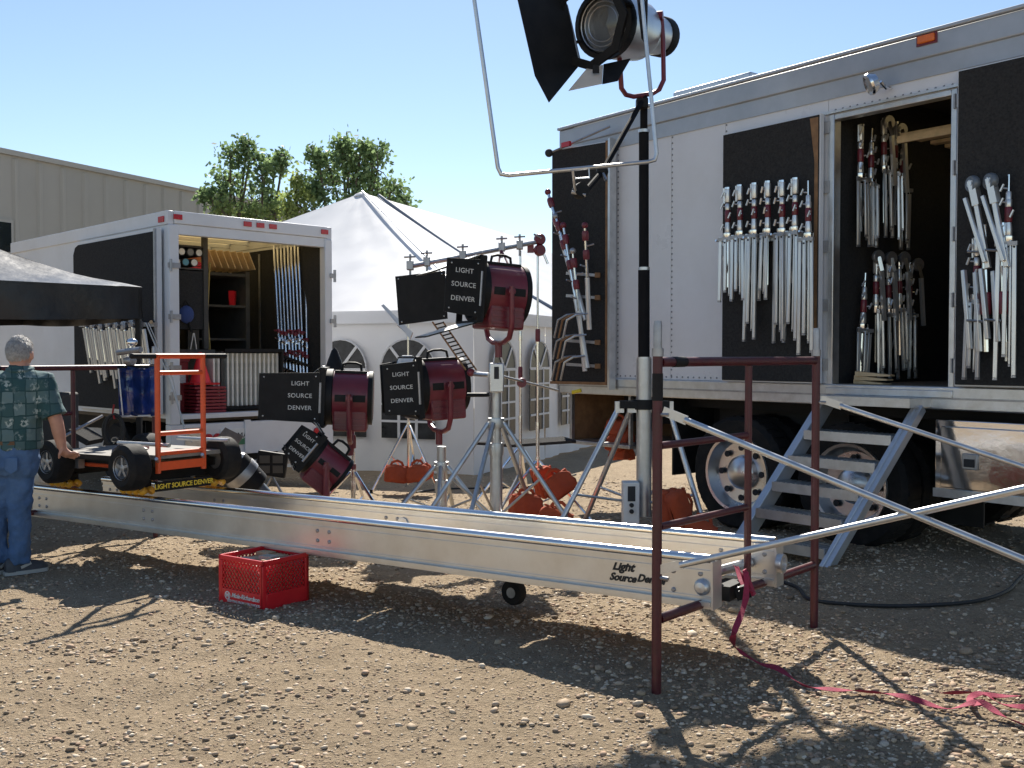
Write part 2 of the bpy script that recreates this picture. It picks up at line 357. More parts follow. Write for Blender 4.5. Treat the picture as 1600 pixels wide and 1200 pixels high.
def tree(name, label, base, trunk_h, lobes, nleaf, lf, seed, stems=3, leaf=.15):
    r = random.Random(seed); rg = np.random.default_rng(seed)
    t = thing(name, label, 'tree', base, group='trees behind the tent')
    m = MB(); tips = []
    for s in range(stems):
        a = 6.283*s/stems+r.random(); top = V((math.cos(a)*.35, math.sin(a)*.35, trunk_h+r.uniform(-.2,.4)))
        m.path([(math.cos(a)*.1, math.sin(a)*.1, -.3), (math.cos(a)*.2, math.sin(a)*.2, trunk_h*.5), top], [.13,.1,.07], 7); tips.append(top)
    obj('trunk', m, BARK, t)
    m = MB(); cl = []
    for (c, rad) in lobes:
        c = V(c); src = min(tips, key=lambda q: (q-c).length)
        mid = (src+c)/2+V((r.uniform(-.2,.2), r.uniform(-.2,.2), .2))
        m.path([src, mid, c], [.06,.045,.025], 6)
        for k in range(int(17*rad*rad)+6):
            d = V(rg.normal(size=3)); d.normalize(); e = c+V((d.x*rad, d.y*rad, d.z*rad*.95))*r.uniform(.55, 1.12)
            m.path([c.lerp(e, .05), c.lerp(e, .55)+V((0,0,.06)), e], [.02,.012,.005], 5); cl.append((e, rad))
            if r.random() < .5: cl.append((c.lerp(e, .6), rad))
    obj('limbs', m, BARK, t)
    n = nleaf; ci = rg.integers(0, len(cl), n); ctr = np.array([tuple(q[0]) for q in cl])[ci]; rd = np.array([q[1] for q in cl])[ci]
    pos = ctr+rg.normal(size=(n,3))*(.10+.06*rd)[:,None]
    d1 = rg.normal(size=(n,3)); d1[:,2] -= .4; d1 /= np.linalg.norm(d1,axis=1)[:,None]; d2 = np.cross(d1, rg.normal(size=(n,3))); d2 /= np.linalg.norm(d2,axis=1)[:,None]
    L_ = (leaf*(.6+.8*rg.random(n)))[:,None]; W_ = L_*.33
    q = np.stack([pos, pos+d1*L_*.5+d2*W_, pos+d1*L_, pos+d1*L_*.5-d2*W_], 1).reshape(-1,3)
    me = np_mesh('crown', q, np.arange(4*n).reshape(n,4)); me.materials.append(lf)
    o = bpy.data.objects.new('crown', me); C.objects.link(o); o.parent = t; o['kind'] = 'stuff'
pa = P(385, 330, 31); pb = P(556, 330, 30); pc = P(470, 330, 29)
def lobes(u0, Yd, base, L): return [(P(u, v, Yd+dy)-V(base), r) for (u, v, dy, r) in L]
ba = (pa.x, pa.y, -.4); tree('leafy_tree', 'left of two loose green trees, rising behind the box truck roof', ba, 3.6,
    lobes(0,31,ba,[(390,250,0,.5),(362,285,.3,.62),(410,275,-.3,.6),(345,315,0,.5),(395,315,.4,.7),(430,262,0,.34),(386,228,.1,.24),(330,305,0,.3),(420,310,0,.45),(360,245,0,.34),(443,245,0,.16)]), 3000, LF, 3)
bb_ = (pb.x, pb.y, -.4); tree('leafy_tree', 'right of two loose green trees, rising behind the white tent peak', bb_, 3.6,
    lobes(0,30,bb_,[(550,245,0,.55),(515,265,.3,.55),(590,265,-.2,.62),(545,290,.3,.8),(500,295,0,.5),(610,300,0,.55),(565,228,0,.34),(632,315,0,.34),(535,232,0,.36),(498,248,0,.3),(585,240,0,.3),(570,320,0,.7),(480,300,0,.3)]), 4600, LF, 5)
bc = (pc.x, pc.y, -.4); tree('small_tree', 'short yellow green tree between the two larger trees', bc, 2.8,
    lobes(0,29,bc,[(468,300,0,.3),(452,325,0,.36),(478,325,0,.42),(430,335,0,.34),(462,280,0,.14),(400,338,0,.36),(350,332,0,.4),(500,335,.2,.4)]), 2200, LFY, 9, 2, .12)
# ================================================================ white frame tent
TENT = mat('white tent vinyl', (.8,.8,.81), .42, 0, .03, 1.5, .05, 4, dirt=(.74,.74,.74), dirt_amt=.35, trans=.22)
TENTW = mat('white tent wall cloth', (.76,.77,.79), .5, 0, .03, 1.5, .25, 5, dirt=(.62,.63,.65), dirt_amt=.4, trans=.3)
VINYL = mat('clear window vinyl', (.03,.032,.035), .3, 0, .6, 6, .3, 7, spec=.25)
tc0 = V((-.59, 15.6, 0)); ta = V((-.924, .383, 0)).normalized(); tb = V((.383, .924, 0)).normalized()
TS = 9.6; EV = 2.2; PK = 4.95; RL = 9.0; TZ = gz(0, 15.6)
tent = thing('frame_tent', 'large white peaked tent with arched windows behind the lamps', 'tent', (tc0.x, tc0.y, TZ))
def tp(a, b, z): return tc0+ta*a+tb*b+V((0,0,z))
pk1 = tp(TS/2, TS/2, PK); pk2 = tp(TS/2, TS/2+RL, PK)
def roof_face(c, n1=18, n2=22, sag=.07):   # c: four corners eaveL, eaveR, topR, topL ; sags between the edges
    m = MB(); vs = []; fs = []
    for i in range(n1+1):
        t = i/n1
        for j in range(n2+1):
            s = j/n2; p = (V(c[0]).lerp(V(c[1]), s)).lerp(V(c[3]).lerp(V(c[2]), s), t)
            p.z -= sag*math.sin(math.pi*t)*(.6+.4*math.sin(math.pi*s)) - .005*math.sin(s*37+t*9)*math.sin(math.pi*t)
            vs.append(p)
    for i in range(n1):
        for j in range(n2): a = i*(n2+1)+j; fs.append((a, a+1, a+n2+2, a+n2+1))
    return m.add(vs, fs)
DE = TS+RL
e00 = tp(-.08,-.08,EV); e10 = tp(TS+.08,-.08,EV); e01 = tp(-.08,DE+.08,EV); e11 = tp(TS+.08,DE+.08,EV)
obj('roof_panel', roof_face([e10, e00, pk1, pk1]), TENT, tent, True, ang=60)
obj('roof_panel', roof_face([e00, e01, pk2, pk1], 18, 40), TENT, tent, True, ang=60)
obj('roof_panel', roof_face([e11, e10, pk1, pk2], 18, 40), TENT, tent, True, ang=60)
obj('roof_panel', roof_face([e01, e11, pk2, pk2]), TENT, tent, True, ang=60)
for (a, b) in ((e00, pk1),):
    m = MB(); pts = []
    for k in range(13):
        p = V(a).lerp(V(b), k/12); p.z -= .0*math.sin(math.pi*k/12)-.035; pts.append(p)
    m.path(pts, .02, 6); obj('ridge_seam', m, TENT, tent, True)
m = MB(); pts = []
for k in range(15):
    t = k/14; a = tp(-.06, TS*.42, EV); b = pk1+tb*.7; p = V(a).lerp(V(b), t); p.z += .05-.1*math.sin(math.pi*t); pts.append(p)
m.path(pts, .035, 6); obj('webbing_strap', m, mat('blue grey webbing', (.2,.23,.28), .7), tent, True)
m = MB().lathe([(.2,-.03),(.14,.03),(.05,.07),(.0,.09)], pk1+V((0,0,-.06)), (0,0,1), 10); obj('peak_cap', m, TENT, tent, True)
def wall(a0, a1, name='wall_panel'):
    a0, a1 = V(a0), V(a1); L = (a1-a0).length; d = (a1-a0)/L; nrm = d.cross(V((0,0,1))); n = int(L/.12); m = MB(); vs = []; fs = []; k = 7
    for i in range(n+1):
        s = i/n*L
        for j in range(k+1):
            z = TZ-.03+(EV-.02-TZ)*j/k; am = .045*(1-j/k)**.7
            p = a0+d*s+nrm*(am*(math.sin(s*5.1)+.6*math.sin(s*11.3+j*.35)))
            vs.append(V((p.x,p.y,z)))
    for i in range(n):
        for j in range(k): q = i*(k+1)+j; fs.append((q, q+k+1, q+k+2, q+1))
    return obj(name, m.add(vs, fs), TENTW, tent, True, ang=70)
def val(a0, a1):
    a0, a1 = V(a0), V(a1); d = (a1-a0).normalized(); nrm = -d.cross(V((0,0,1)))
    for s_ in (1,):
        m = MB().bar(V((a0.x,a0.y,EV-.1))+nrm*.0, V((a1.x,a1.y,EV-.1)), .02, .2); obj('valance', m, TENTW, tent, True)
for (a, b, n_) in ((tp(0,0,0), tp(TS,0,0), 3), (tp(0,0,0), tp(0,DE,0), 6)):
    for k in range(n_): wall(V(a).lerp(V(b), k/n_), V(a).lerp(V(b), (k+1)/n_))
    off = (ta*-.09 if n_ == 6 else tb*-.09); val(V(a)+off, V(b)+off)
wall(tp(0,DE,0), tp(TS,DE,0)); wall(tp(TS,DE,0), tp(TS,0,0))
def arch_window(c, d, outn, wd, h0, h1):   # c: base centre, sill h0, top h1, arched top
    r = wd/2; zc = h1-r; poly = [(-r,h0),(r,h0)]+[(r*math.cos(a), zc+r*math.sin(a)) for a in [math.pi*k/14 for k in range(15)]]
    o = V((c.x, c.y, 0))+outn*.085
    w_ = obj('window', MB().prism(poly, o, d, (0,0,1), .012), VINYL, tent, True)
    o2 = o+outn*.016
    def mun(m): obj('glazing_bar', m, TENTW, w_, True)
    mun(MB().bar(o2-d*r+V((0,0,zc)), o2+d*r+V((0,0,zc)), .01, .045, (0,0,1)))
    for fx in (-.33, .33): mun(MB().bar(o2+d*r*2*fx*.5+V((0,0,h0)), o2+d*r*2*fx*.5+V((0,0,zc)), .045, .01, outn))
    for k in range(1, 4): z = h0+(zc-h0)*k/4; mun(MB().bar(o2-d*r+V((0,0,z))+outn*.004, o2+d*r+V((0,0,z))+outn*.004, .01, .035))
    for a in (R(50), R(130)): mun(MB().bar(o2+V((0,0,zc)), o2+d*(r*math.cos(a))+V((0,0,zc+r*math.sin(a))), .045, .01, outn))
    mun(MB().path([o2+d*((r+.015)*math.cos(a))+V((0,0,zc+(r+.015)*math.sin(a))) for a in [math.pi*k/14 for k in range(15)]], .012, 5))
for s in (1.08, 2.3, 3.6, 5.5, 7.2): arch_window(tp(s,0,0), -ta, -tb, .94, .2, 1.74)
for s in (1.0, 2.6, 4.2, 5.8, 7.4): arch_window(tp(0,s,0), tb, -ta, .94, .2, 1.74)
# ================================================================ black pop-up canopy
CANB = mat('black canopy cloth', (.014,.014,.016), .33, 0, .15, 3, .5, 7, spec=.5)
c0 = V((-3.42, 9.5, 0)); c1 = V((-.7071,-.7071,0)); c2 = V((-.7071,.7071,0)); CS = 3.0
can = thing('pop_up_canopy', 'black pop-up canopy above the man beside the box truck', 'canopy', (c0+c1*1.5+c2*1.5).to_tuple()[:2]+(gz(0,9.5),))
def cp(a, b, z): return c0+c1*a+c2*b+V((0,0,z))
pkc = cp(CS/2, CS/2, 2.86); ez = 2.13
cor = [cp(0,0,ez), cp(CS,0,ez), cp(CS,CS,ez), cp(0,CS,ez)]
for k in range(4):
    a, b = cor[k], cor[(k+1) % 4]; m = MB(); vs = []; fs = []
    for i in range(15):
        t = i/14
        for j in range(17):
            s = j/16; p = a.lerp(b, s).lerp(pkc, t); w_ = math.sin(math.pi*s)*(1-t); p.z -= .05*w_*math.sin(math.pi*min(1,t*1.2+.1))+.11*math.sin(math.pi*t)*(.8+.2*math.cos(6*s)); p.z += .006*math.sin(s*31+t*17)*(1-t); vs.append(p)
    for i in range(14):
        for j in range(16): q = i*17+j; fs.append((q, q+1, q+18, q+17))
    obj('roof_panel', m.add(vs, fs), CANB, can, True, ang=60)
    m = MB(); vs = []; fs = []
    d = (b-a).normalized(); n_ = d.cross(V((0,0,1)))
    for i in range(33):
        s = i/32
        for j in range(4):
            p = a.lerp(b, s)+n_*(.012*math.sin(s*26+j)*(j/3)+.004); p.z -= .29*j/3+.05*math.sin(math.pi*s)*(j/3)*.8 - .0; vs.append(p)
    for i in range(32):
        for j in range(3): q = i*4+j; fs.append((q, q+1, q+5, q+4))
    obj('valance', m.add(vs, fs), CANB, can, True, ang=60)
for k, q in enumerate(cor):
    if k in (0, 1, 2):
        qq = q.lerp(V((pkc.x,pkc.y,q.z)), .02); 
        obj('leg', MB().bar((qq.x,qq.y,gz(0,qq.y)), (qq.x,qq.y,ez-.02), (.045), .045, (1,0,0)), BLK, can, True)
    ctr_ = V((pkc.x,pkc.y,0)); qi = q.lerp(V((ctr_.x,ctr_.y,q.z)),.06); ri = cor[(k+1) % 4].lerp(V((ctr_.x,ctr_.y,q.z)),.06); obj('truss_bar', MB().bar(qi+V((0,0,-.06)), ri.lerp(qi,.5)+V((0,0,-.2)), .02, .03), BLK, can, True)
# ================================================================ white box truck (rear towards camera)
K0 = V((-4.01, 12.0, 0)); kx = V((.705,.709,0)).normalized(); ky = V((-kx.y, kx.x, 0)); TG = -.21
trk = thing('box_truck', 'white box truck with its rear door open, full of grip gear', 'truck', (K0.x, K0.y, 0), math.atan2(kx.y, kx.x))
W, FL, TP, BL = 2.27, .80, 3.19, 5.0
FIB = mat('cream translucent roof panel', (.78,.68,.46), .6, 0, .08, 2, trans=.75)
TINT = mat('truck wall lining', (.09,.085,.08), .9, 0, .2, 6)
obj('side_wall', MB().bb(0, .05, .1, BL, FL-.05, TP-.06), TWHITE, trk); obj('side_wall', MB().bb(W-.05, W, .1, BL, FL-.05, TP-.06), TWHITE, trk)
obj('wall_lining', MB().bb(.052, .075, .12, BL-.07, FL+.03, TP-.2), TINT, trk); obj('wall_lining', MB().bb(W-.075, W-.052, .12, BL-.07, FL+.03, TP-.2), CARP, trk)
obj('front_wall', MB().bb(.05, W-.05, BL-.06, BL, FL, TP-.06), TWHITE, trk); obj('front_lining', MB().bb(.075, W-.075, BL-.09, BL-.062, FL+.03, TP-.2), TINT, trk)
obj('floor', MB().bb(.052, W-.052, .1, BL-.061, FL-.1, FL), mat('plank floor', (.12,.09,.06), .8, 0, .3, 6), trk)
obj('roof', MB().bb(.06, W-.06, .08, BL-.01, TP-.045, TP-.035), FIB, trk)
for k in range(9): obj('roof_bow', MB().bb(.06, W-.06, .35+k*.53, .39+k*.53, TP-.1, TP-.047), TWHITE, trk)
obj('roof_rail', MB().bb(-.02, .06, -.01, BL+.01, TP-.16, TP), TWHITE, trk, bev=.008); obj('roof_rail', MB().bb(W-.06, W+.02, -.01, BL+.01, TP-.16, TP), TWHITE, trk, bev=.008)
obj('rear_header', MB().bb(.061, W-.061, -.012, .09, TP-.27, TP-.15), TWHITE, trk, bev=.006); obj('rear_cornice', MB().bb(.061, W-.061, -.03, .09, TP-.148, TP+.0), TWHITE, trk, bev=.01)
obj('corner_post', MB().bb(-.012, .115, -.03, .098, FL-.12, TP-.162), TWHITE, trk, bev=.012); obj('corner_post', MB().bb(W-.1, W+.012, -.03, .098, FL-.12, TP-.162), TWHITE, trk, bev=.012)
obj('rear_sill', MB().bb(.116, W-.101, -.04, .1, FL-.06, FL+.0), TWHITE, trk, bev=.006)
obj('rear_frame', MB().bb(-.01, W+.01, -.035, .098, FL-.52, FL-.122), TWHITE, trk, bev=.006)
obj('rib_plate', MB().bb(.95, 1.03, -.06, -.036, FL-.5, FL-.1), TWHITE, trk)
for x in (.03, .28, 1.16, 1.36, 1.56, 2.2):
    pass
for i, x in enumerate((-.035, .1, 1.02, 1.2, 1.38, 2.16)):
    if i == 0: obj('marker_lamp', MB().bb(-.034, -.021, .06, .2, TP-.13, TP-.06), REDL, trk, bev=.004)
    else: obj('marker_lamp', MB().bb(x-.055, x+.055, -.045, -.031, TP-.1, TP-.04), REDL, trk, bev=.004)
for z in (2.55, 1.95, 1.35, 1.0):
    h = MB().bb(-.03, .12, -.052, -.031, z-.03, z+.03); h.tube((.0,-.05,z-.07),(.0,-.05,z+.07),.016); obj('hinge', h, STEEL, trk)
    h = MB().bb(W-.03, W+.05, -.05, -.031, z-.03, z+.03); h.tube((W+.05,-.03,z-.08),(W+.05,-.03,z+.08),.02); obj('hinge', h, STEEL, trk)
# bumper, plate, tail lights, wheels, chassis
obj('bumper_step', MB().bb(.0, W, -.28, .0, FL-.66, FL-.6), STEEL, trk, bev=.01)
for x in (.35, 1.9): obj('bumper_bracket', MB().bb(x-.03, x+.03, -.05, .15, FL-.66, FL-.5), STEEL, trk)
pl = obj('licence_plate', MB().bb(.62, .98, -.05, -.0365, FL-.40, FL-.2), mat('plate white', (.75,.76,.74), .4), trk)
obj('plate_mountains', MB().prism([(0,0),(.36,0),(.36,.09),(.3,.07),(.25,.1),(.18,.06),(.1,.1),(.05,.07),(0,.09)], (.62,-.0505,FL-.4), (1,0,0), (0,0,1), .002), mat('plate green', (.05,.2,.1), .5), pl)
text('lettering', '038-BMA', LETB, pl, (.8,-.053,FL-.29), (1,0,0), (0,0,1), .1)
for x in (.22, .34): obj('tail_lamp', MB().lathe([(.0,0),(.055,0),(.055,.03),(.0,.04)], (x+.24,-.036,FL-.3), (0,-1,0), 14), REDL, trk)
for x in (W-.25,): obj('tail_lamp', MB().lathe([(.0,0),(.055,0),(.055,.03),(.0,.04)], (x,-.036,FL-.3), (0,-1,0), 14), REDL, trk)
obj('label_plate', MB().bb(.16, .4, -.046, -.036, FL-.42, FL-.16), ALU, trk)
obj('chassis_rail', MB().bb(.65, .75, .1, BL+1.8, FL-.36, FL-.14), BLK, trk); obj('chassis_rail', MB().bb(1.5, 1.6, .1, BL+1.8, FL-.36, FL-.14), BLK, trk)
obj('axle', MB().tube((.2, 1.6, TG+.42), (W-.2, 1.6, TG+.42), .08), BLK, trk)
def wheel_parts(parent, c, ax, ro, ri, wd, rim=CHR, n=28):
    c, ax = V(c), V(ax).normalized(); h = wd/2
    wh = obj('wheel', MB().lathe([(ri,-h*.9),(ro*.93,-h),(ro,-h*.7),(ro,h*.7),(ro*.93,h),(ri,h*.9)], c, ax, n, False), RUB, parent)
    tr = MB()
    for k in range(n):
        a = 2*math.pi*k/n; t = V((0,0,1)); x = t.cross(ax).normalized(); y = ax.cross(x); d = x*math.cos(a)+y*math.sin(a)
        tr.bar(c+d*ro*1.0-ax*h*.66, c+d*ro*1.0+ax*h*.66, ro*.12, .012, d)
    obj('tread', tr, RUB, wh, kind='stuff')
    obj('rim', MB().lathe([(ri*1.02,h*.88),(ri*1.0,h*1.02),(ri*.93,h*.98),(ri*.88,h*.55),(ri*.8,h*.2),(ri*.46,h*.12),(ri*.42,h*.5),(ri*.3,h*.75),(0,h*.8)], c, ax, n, False), rim, wh)
    return wh
for x in (.16, .42, W-.16, W-.42):
    wheel_parts(trk, (x, 1.6, TG+.42), (-1 if x < 1 else 1, 0, 0), .42, .24, .22, STEEL, 20)
wheel_parts(trk, (.2, 6.0, TG+.42), (-1,0,0), .42, .24, .22, STEEL, 20); wheel_parts(trk, (W-.2, 6.0, TG+.42), (1,0,0), .42, .24, .22, STEEL, 20)
cabm = MB().prism([(5.06,.5),(6.9,.5),(6.9,1.1),(6.5,1.25),(6.1,2.1),(5.06,2.15)], (W/2,0,0), (0,1,0), (0,0,1), 1.9); obj('cab', cabm, TWHITE, trk, bev=.06)
for k, x in enumerate((.5, W-.5)): obj('mud_flap', MB().bb(x-.3, x+.3, 1.05, 1.07, TG+.12, FL-.14), RUB, trk)
# open rear door folded back along the left side (carpeted inner face)
dr = obj('rear_door', MB().bb(-.1, -.035, .1, 2.52, FL+.0, TP-.2), TWHITE, trk, bev=.006)
obj('carpet', MB().prism([(.14,FL+.03),(2.46,FL+.03),(2.46,TP-.36),(2.4,TP-.27),(2.3,TP-.24),(.14,TP-.24)], (-.106,0,0), (0,1,0), (0,0,1), .012), CARP, dr)
obj('edge_trim', MB().bb(-.125, -.101, .1, .135, FL, TP-.21), STEEL, dr)
# shelves, cabinet and rails fixed inside
cbn = obj('cabinet', MB(), None, trk) if False else None
def trk_part(name, m, mt): return obj(name, m, mt, trk)
GREYP = mat('grey plywood', (.055,.053,.05), .8, 0, .25, 8, dirt=(.1,.095,.085), dirt_amt=.5)
trk_part('shelf_frame', MB().bb(.12,.78,.5,.53,FL+1.42,TP-.3), CARP) if False else None
cb = trk_part('side_cabinet', MB().bb(.08, .70, .42, 1.6, FL+1.02, FL+1.74), CARP)
obj('tool_shelf', MB().bb(.08, .78, .35, 1.3, FL+.72, FL+.77), GREYP, trk)
obj('tube_rack_top', MB().bb(.08, .72, .42, 1.6, TP-.36, TP-.34), GREYP, trk)
obj('tube_rack_post', MB().bb(.66, .72, .4, .46, FL+.78, TP-.2), GREYP, trk)
c2b = obj('cabinet', MB().bb(.95, 1.0, 1.2, 2.6, FL+.03, TP-.62), GREYP, trk)
obj('cabinet_side', MB().bb(1.72, 1.78, 1.2, 2.6, FL+.03, TP-.55), GREYP, c2b); obj('cabinet_back', MB().bb(1.0, 1.72, 2.5, 2.56, FL+.03, TP-.64), TINT, c2b)
obj('cabinet_top', MB().bb(.95, 1.78, 1.21, 2.6, TP-.62, TP-.58), GREYP, c2b)
for z in (.9, 1.35): obj('shelf', MB().bb(1.001, 1.719, 1.22, 2.5, FL+z, FL+z+.03), GREYP, c2b)
obj('cabinet_door', MB().bb(.78, .94, 1.05, 1.1, FL+.5, TP-.64), GREYP, c2b)
for y in (.8, 1.6, 2.4): obj('wall_track', MB().bb(W-.09, W-.076, y, y+.03, FL+.1, TP-.25), STEEL, trk)
# ---- loose gear in the truck; q(x,y,z) goes from truck coordinates to world
def q(x, y, z): return K0+kx*x+ky*y+V((0,0,z))
KR = math.atan2(kx.y, kx.x)
PW = mat('white tube end', (.7,.7,.68), .6)
def roll(x, z, r, mt, label, L=.9):
    t = thing('gel_roll', label, 'gel roll', q(x, .44, z), KR, 'gel rolls in the truck rack'); obj('tube', MB().lathe([(r,0),(r,L)], (0,0,0), (0,1,0), 12), DARK, t); obj('core', MB().lathe([(r*.78,-.006),(r*.78,.02)], (0,0,0), (0,1,0), 12), mt, t)
cols = [PW, mat('blue gel tube', (.06,.12,.3), .5), PW, mat('grey gel tube', (.2,.2,.2), .5), PW, mat('red gel tube', (.5,.03,.03), .5), PW, mat('cyan gel tube', (.1,.3,.4), .5), PW]
nm = ['white', 'blue', 'white', 'grey', 'white', 'red', 'white', 'pale blue', 'white']
ks = [('leftmost in the upper row','u'),('second in the upper row','u'),('third in the upper row','u'),('fourth in the upper row','u'),('rightmost in the upper row','u'),('leftmost in the lower row','l'),('second in the lower row','l'),('third in the lower row','l'),('rightmost in the lower row','l')]
for i in range(9):
    row = 0 if i < 5 else 1; j = i if i < 5 else i-5
    roll(.16+j*.115+(.05 if row else 0), FL+1.97-row*.125, .052, cols[i], '%s gel roll %s of the truck rack' % (nm[i], ks[i][0]))
obj('tube_rack_floor', MB().bb(.08, .72, .42, 1.6, FL+1.755, FL+1.775), GREYP, trk)
# long silver poles leaning on the right wall
pol = None; ords = ['leftmost','second','third','fourth','fifth','middle','fourth from right','third from right','second from right']
for i in range(9):
    base = P(438+i*5.2, 560+(i % 3)*3, 13.75); top = P(428+i*5.4+(0 if i < 8 else 6), 384+ (i % 2)*2 + (38 if i == 8 else 0), 13.95)
    t = thing('light_stand', '%s of the long chrome stands leaning inside the truck doorway' % (ords[i] if i < 8 else 'shortest, rightmost'), 'light stand', base, 0, 'long stands leaning in the truck')
    obj('pole', MB().path([base+V((0,0,-.25)), top], [.019,.016], 8), CHR, t, True)
    for f, mt in ((.06, MAR), (.17, CHR), (.24, MAR)):
        p_ = base.lerp(top, f); d_ = (top-base).normalized(); obj('collar', MB().lathe([(.024,-.025),(.027,0),(.024,.025)], p_, d_, 8), mt, t, True)
        obj('knob', MB().tube(p_, p_+V((.05*(1 if i % 2 else -1),-.05,.01)), .011, n=6), mt, t, True)
rack = thing('stand_rack', 'black tilted rack bar holding the long chrome stands', 'rack', P(460,590,13.6), 0)
obj('rail', MB().bar(P(418,548,13.5), P(505,580,13.9), .1, .03), BLK, rack, True); obj('tray', MB().bar(P(420,568,13.6), P(505,600,14.0), .3, .02), BLK, rack, True)
ob_ = obj('orange_crate', MB().bb(1.45,2.0,.5,1.0,FL+.02,FL+.33), mat('orange crate', (.4,.09,.02), .6), None)
ob_.matrix_basis = trk.matrix_basis.copy(); tag(ob_, 'orange wooden crate on the truck floor below the stands', 'crate')
# rack of white-edged frames standing on the truck floor
fr = thing('frame_rack', 'dark rack holding upright white edged frames at truck rear', 'rack', q(1.1,.2,FL), KR)
obj('side', MB().bb(-.32,-.29,-.0,.9,.02,.75), GREYP, fr); obj('side', MB().bb(.52,.55,-.04,.9,.02,.78), BLK, fr)
obj('top_rail', MB().bb(-.289,.519,-.04,.0,.74,.78), BLK, fr); obj('bottom_rail', MB().bb(-.289,.519,-.04,.0,.02,.06), BLK, fr)
slw = mat('off white edge', (.72,.7,.63), .6, 0, .15, 10)
for i in range(15):
    x = -.41+i*.0645
    if abs(x+.305) < .03: continue
    f = obj('flag_frame', MB().bb(-.013,.013,.02,.8,0,.66), slw, None); f.matrix_basis = Matrix.Translation(q(1.1+x,.2,FL+.065))@Matrix.Rotation(KR+random.uniform(-.01,.01),4,'Z')
    tag(f, 'thin white edged frame, %s from the left in the truck rear rack' % ['first','second','third','fourth','fifth','sixth','seventh','eighth','ninth','tenth','eleventh','twelfth','thirteenth','fourteenth','fifteenth'][i-(1 if i > 1 else 0)], 'frame', 'white edged frames in the rack')
# red cone and stacked red trays, red boxes
cn = thing('traffic_cone', 'red plastic cone standing on red boxes at the truck sill', 'cone', q(.52,.25,FL+.34), KR)
obj('cone', MB().lathe([(.13,0),(.025,.35),(.02,.37)], (0,0,0.025), n=16), mat('fluorescent red', (.9,.03,.04), .45), cn); obj('base', MB().bb(-.17,.17,-.17,.17,0,.024), REDP, cn)
for i in range(8):
    t = obj('red_tray', MB().bb(-.2,.2,-.2,.2,0,.03), mat('dark red tray', (.25,.02,.03), .5), None, bev=.005); t.matrix_basis = Matrix.Translation(q(.56,.25,FL+.002+i*.041))@Matrix.Rotation(KR+random.uniform(-.05,.05),4,'Z')
    tag(t, '%s dark red tray from the bottom in the stack under the cone' % ['lowest','second','third','fourth','fifth','sixth','seventh','topmost'][i], 'tray', 'red trays stacked in the truck')
rbx = thing('red_box', 'dark red equipment box beside the cone in the truck', 'box', q(.3,.55,FL), KR); obj('case', MB().bb(-.18,.12,-.2,.2,0,.62), mat('dark red box', (.22,.015,.02), .5), rbx, bev=.01); obj('label', MB().bb(-.05,.08,-.203,-.2005,.36,.46), LETW, rbx); obj('lid', MB().bb(-.19,.13,-.21,.21,.621,.66), mat('dark red box', (.22,.015,.02), .5), rbx)
bx = thing('red_bin', 'bright red bin on the cabinet shelf inside the truck', 'bin', q(1.6,1.35,FL+1.382), KR); obj('bin', MB().lathe([(.05,0),(.06,.2),(.055,.2),(.045,.03)], n=4), REDP, bx)
bl = thing('blue_bag', 'small blue bag hanging on the carpeted truck cabinet', 'bag', q(.42,.39,FL+1.25), KR); obj('pouch', MB().sphere((0,0,-.05),.1,(1,.4,1.1)), mat('blue cloth', (.03,.06,.2), .8), bl); obj('strap', MB().path([(-.06,0,.03),(-.02,-.01,.12),(.05,0,.04)], .008, 6), BLK, bl); obj('handle', MB().tube((.02,0,-.12),(.06,0,-.26),.018), BLK, bl)
for (x, lab, m_) in ((.1, 'white spray bottle standing left on the truck tool shelf', PW), (.45, 'small pale clamp standing right on the truck tool shelf', ALU)):
    s = thing('bottle' if x < .2 else 'clamp', lab, 'bottle' if x < .2 else 'clamp', q(x+.05,.38,FL+.772), KR)
    if x < .2: obj('body', MB().lathe([(.04,0),(.042,.16),(.015,.2),(.015,.24)], n=12), m_, s); obj('trigger', MB().bb(-.05,.02,-.012,.012,.24,.27), LETW, s)
    else: obj('jaw', MB().bar((-.04,0,0),(.0,0,.2),.02,.012), m_, s); obj('jaw', MB().bar((.04,0,0),(.01,0,.2),.02,.012), m_, s)
# flats stacked high on the right, red blankets above the cabinet, yellow rope
for i in range(7):
    p0 = q(1.18+i*.1, 1.0, TP-.42); t = obj('wood_plank', MB().bar((.03,0,-.1),(-.07,.0,.13),.7,.013,(1,0,0)), WOOD, None); t.matrix_basis = Matrix.Translation(p0+ky*.45)@Matrix.Rotation(KR,4,'Z')
    tag(t, '%s pale wooden slat leaning in the row above the truck cabinet' % ['leftmost','second','third','middle','fifth','sixth','rightmost'][i], 'slat', 'wooden slats above the cabinet')
for i in range(4):
    t = obj('red_board', MB().bb(-.2,.2,-.3,.3,0,.025), REDP, None); t.matrix_basis = Matrix.Translation(q(.92,1.5,TP-.578+i*.04))@Matrix.Rotation(KR+random.uniform(-.2,.2),4,'Z')@Matrix.Rotation(.06*i,4,'Y')
    tag(t, '%s red board lying in the pile on top of the truck cabinet' % ['lowest','second','third','topmost'][i], 'board', 'red boards on the cabinet')
tag(obj('hanging_rope', MB().path([q(.78,.6,TP-.5), q(.8,.55,TP-.9), q(.77,.55,TP-1.3), q(.82,.55,TP-1.7), q(.79,.56,TP-1.2), q(.83,.56,TP-.52)], .012, 6), mat('yellow rope', (.35,.26,.08), .8), None), 'yellow rope hanging beside the truck cabinet', 'rope')
tag(obj('guy_rope', MB().path([P(228,505,11.5), P(262,585,10.8), P(285,655,10.2), P(292,690,9.9)], .008, 6), mat('white rope', (.6,.57,.5), .8), None), 'thin pale rope slanting from canopy across the truck corner', 'rope')
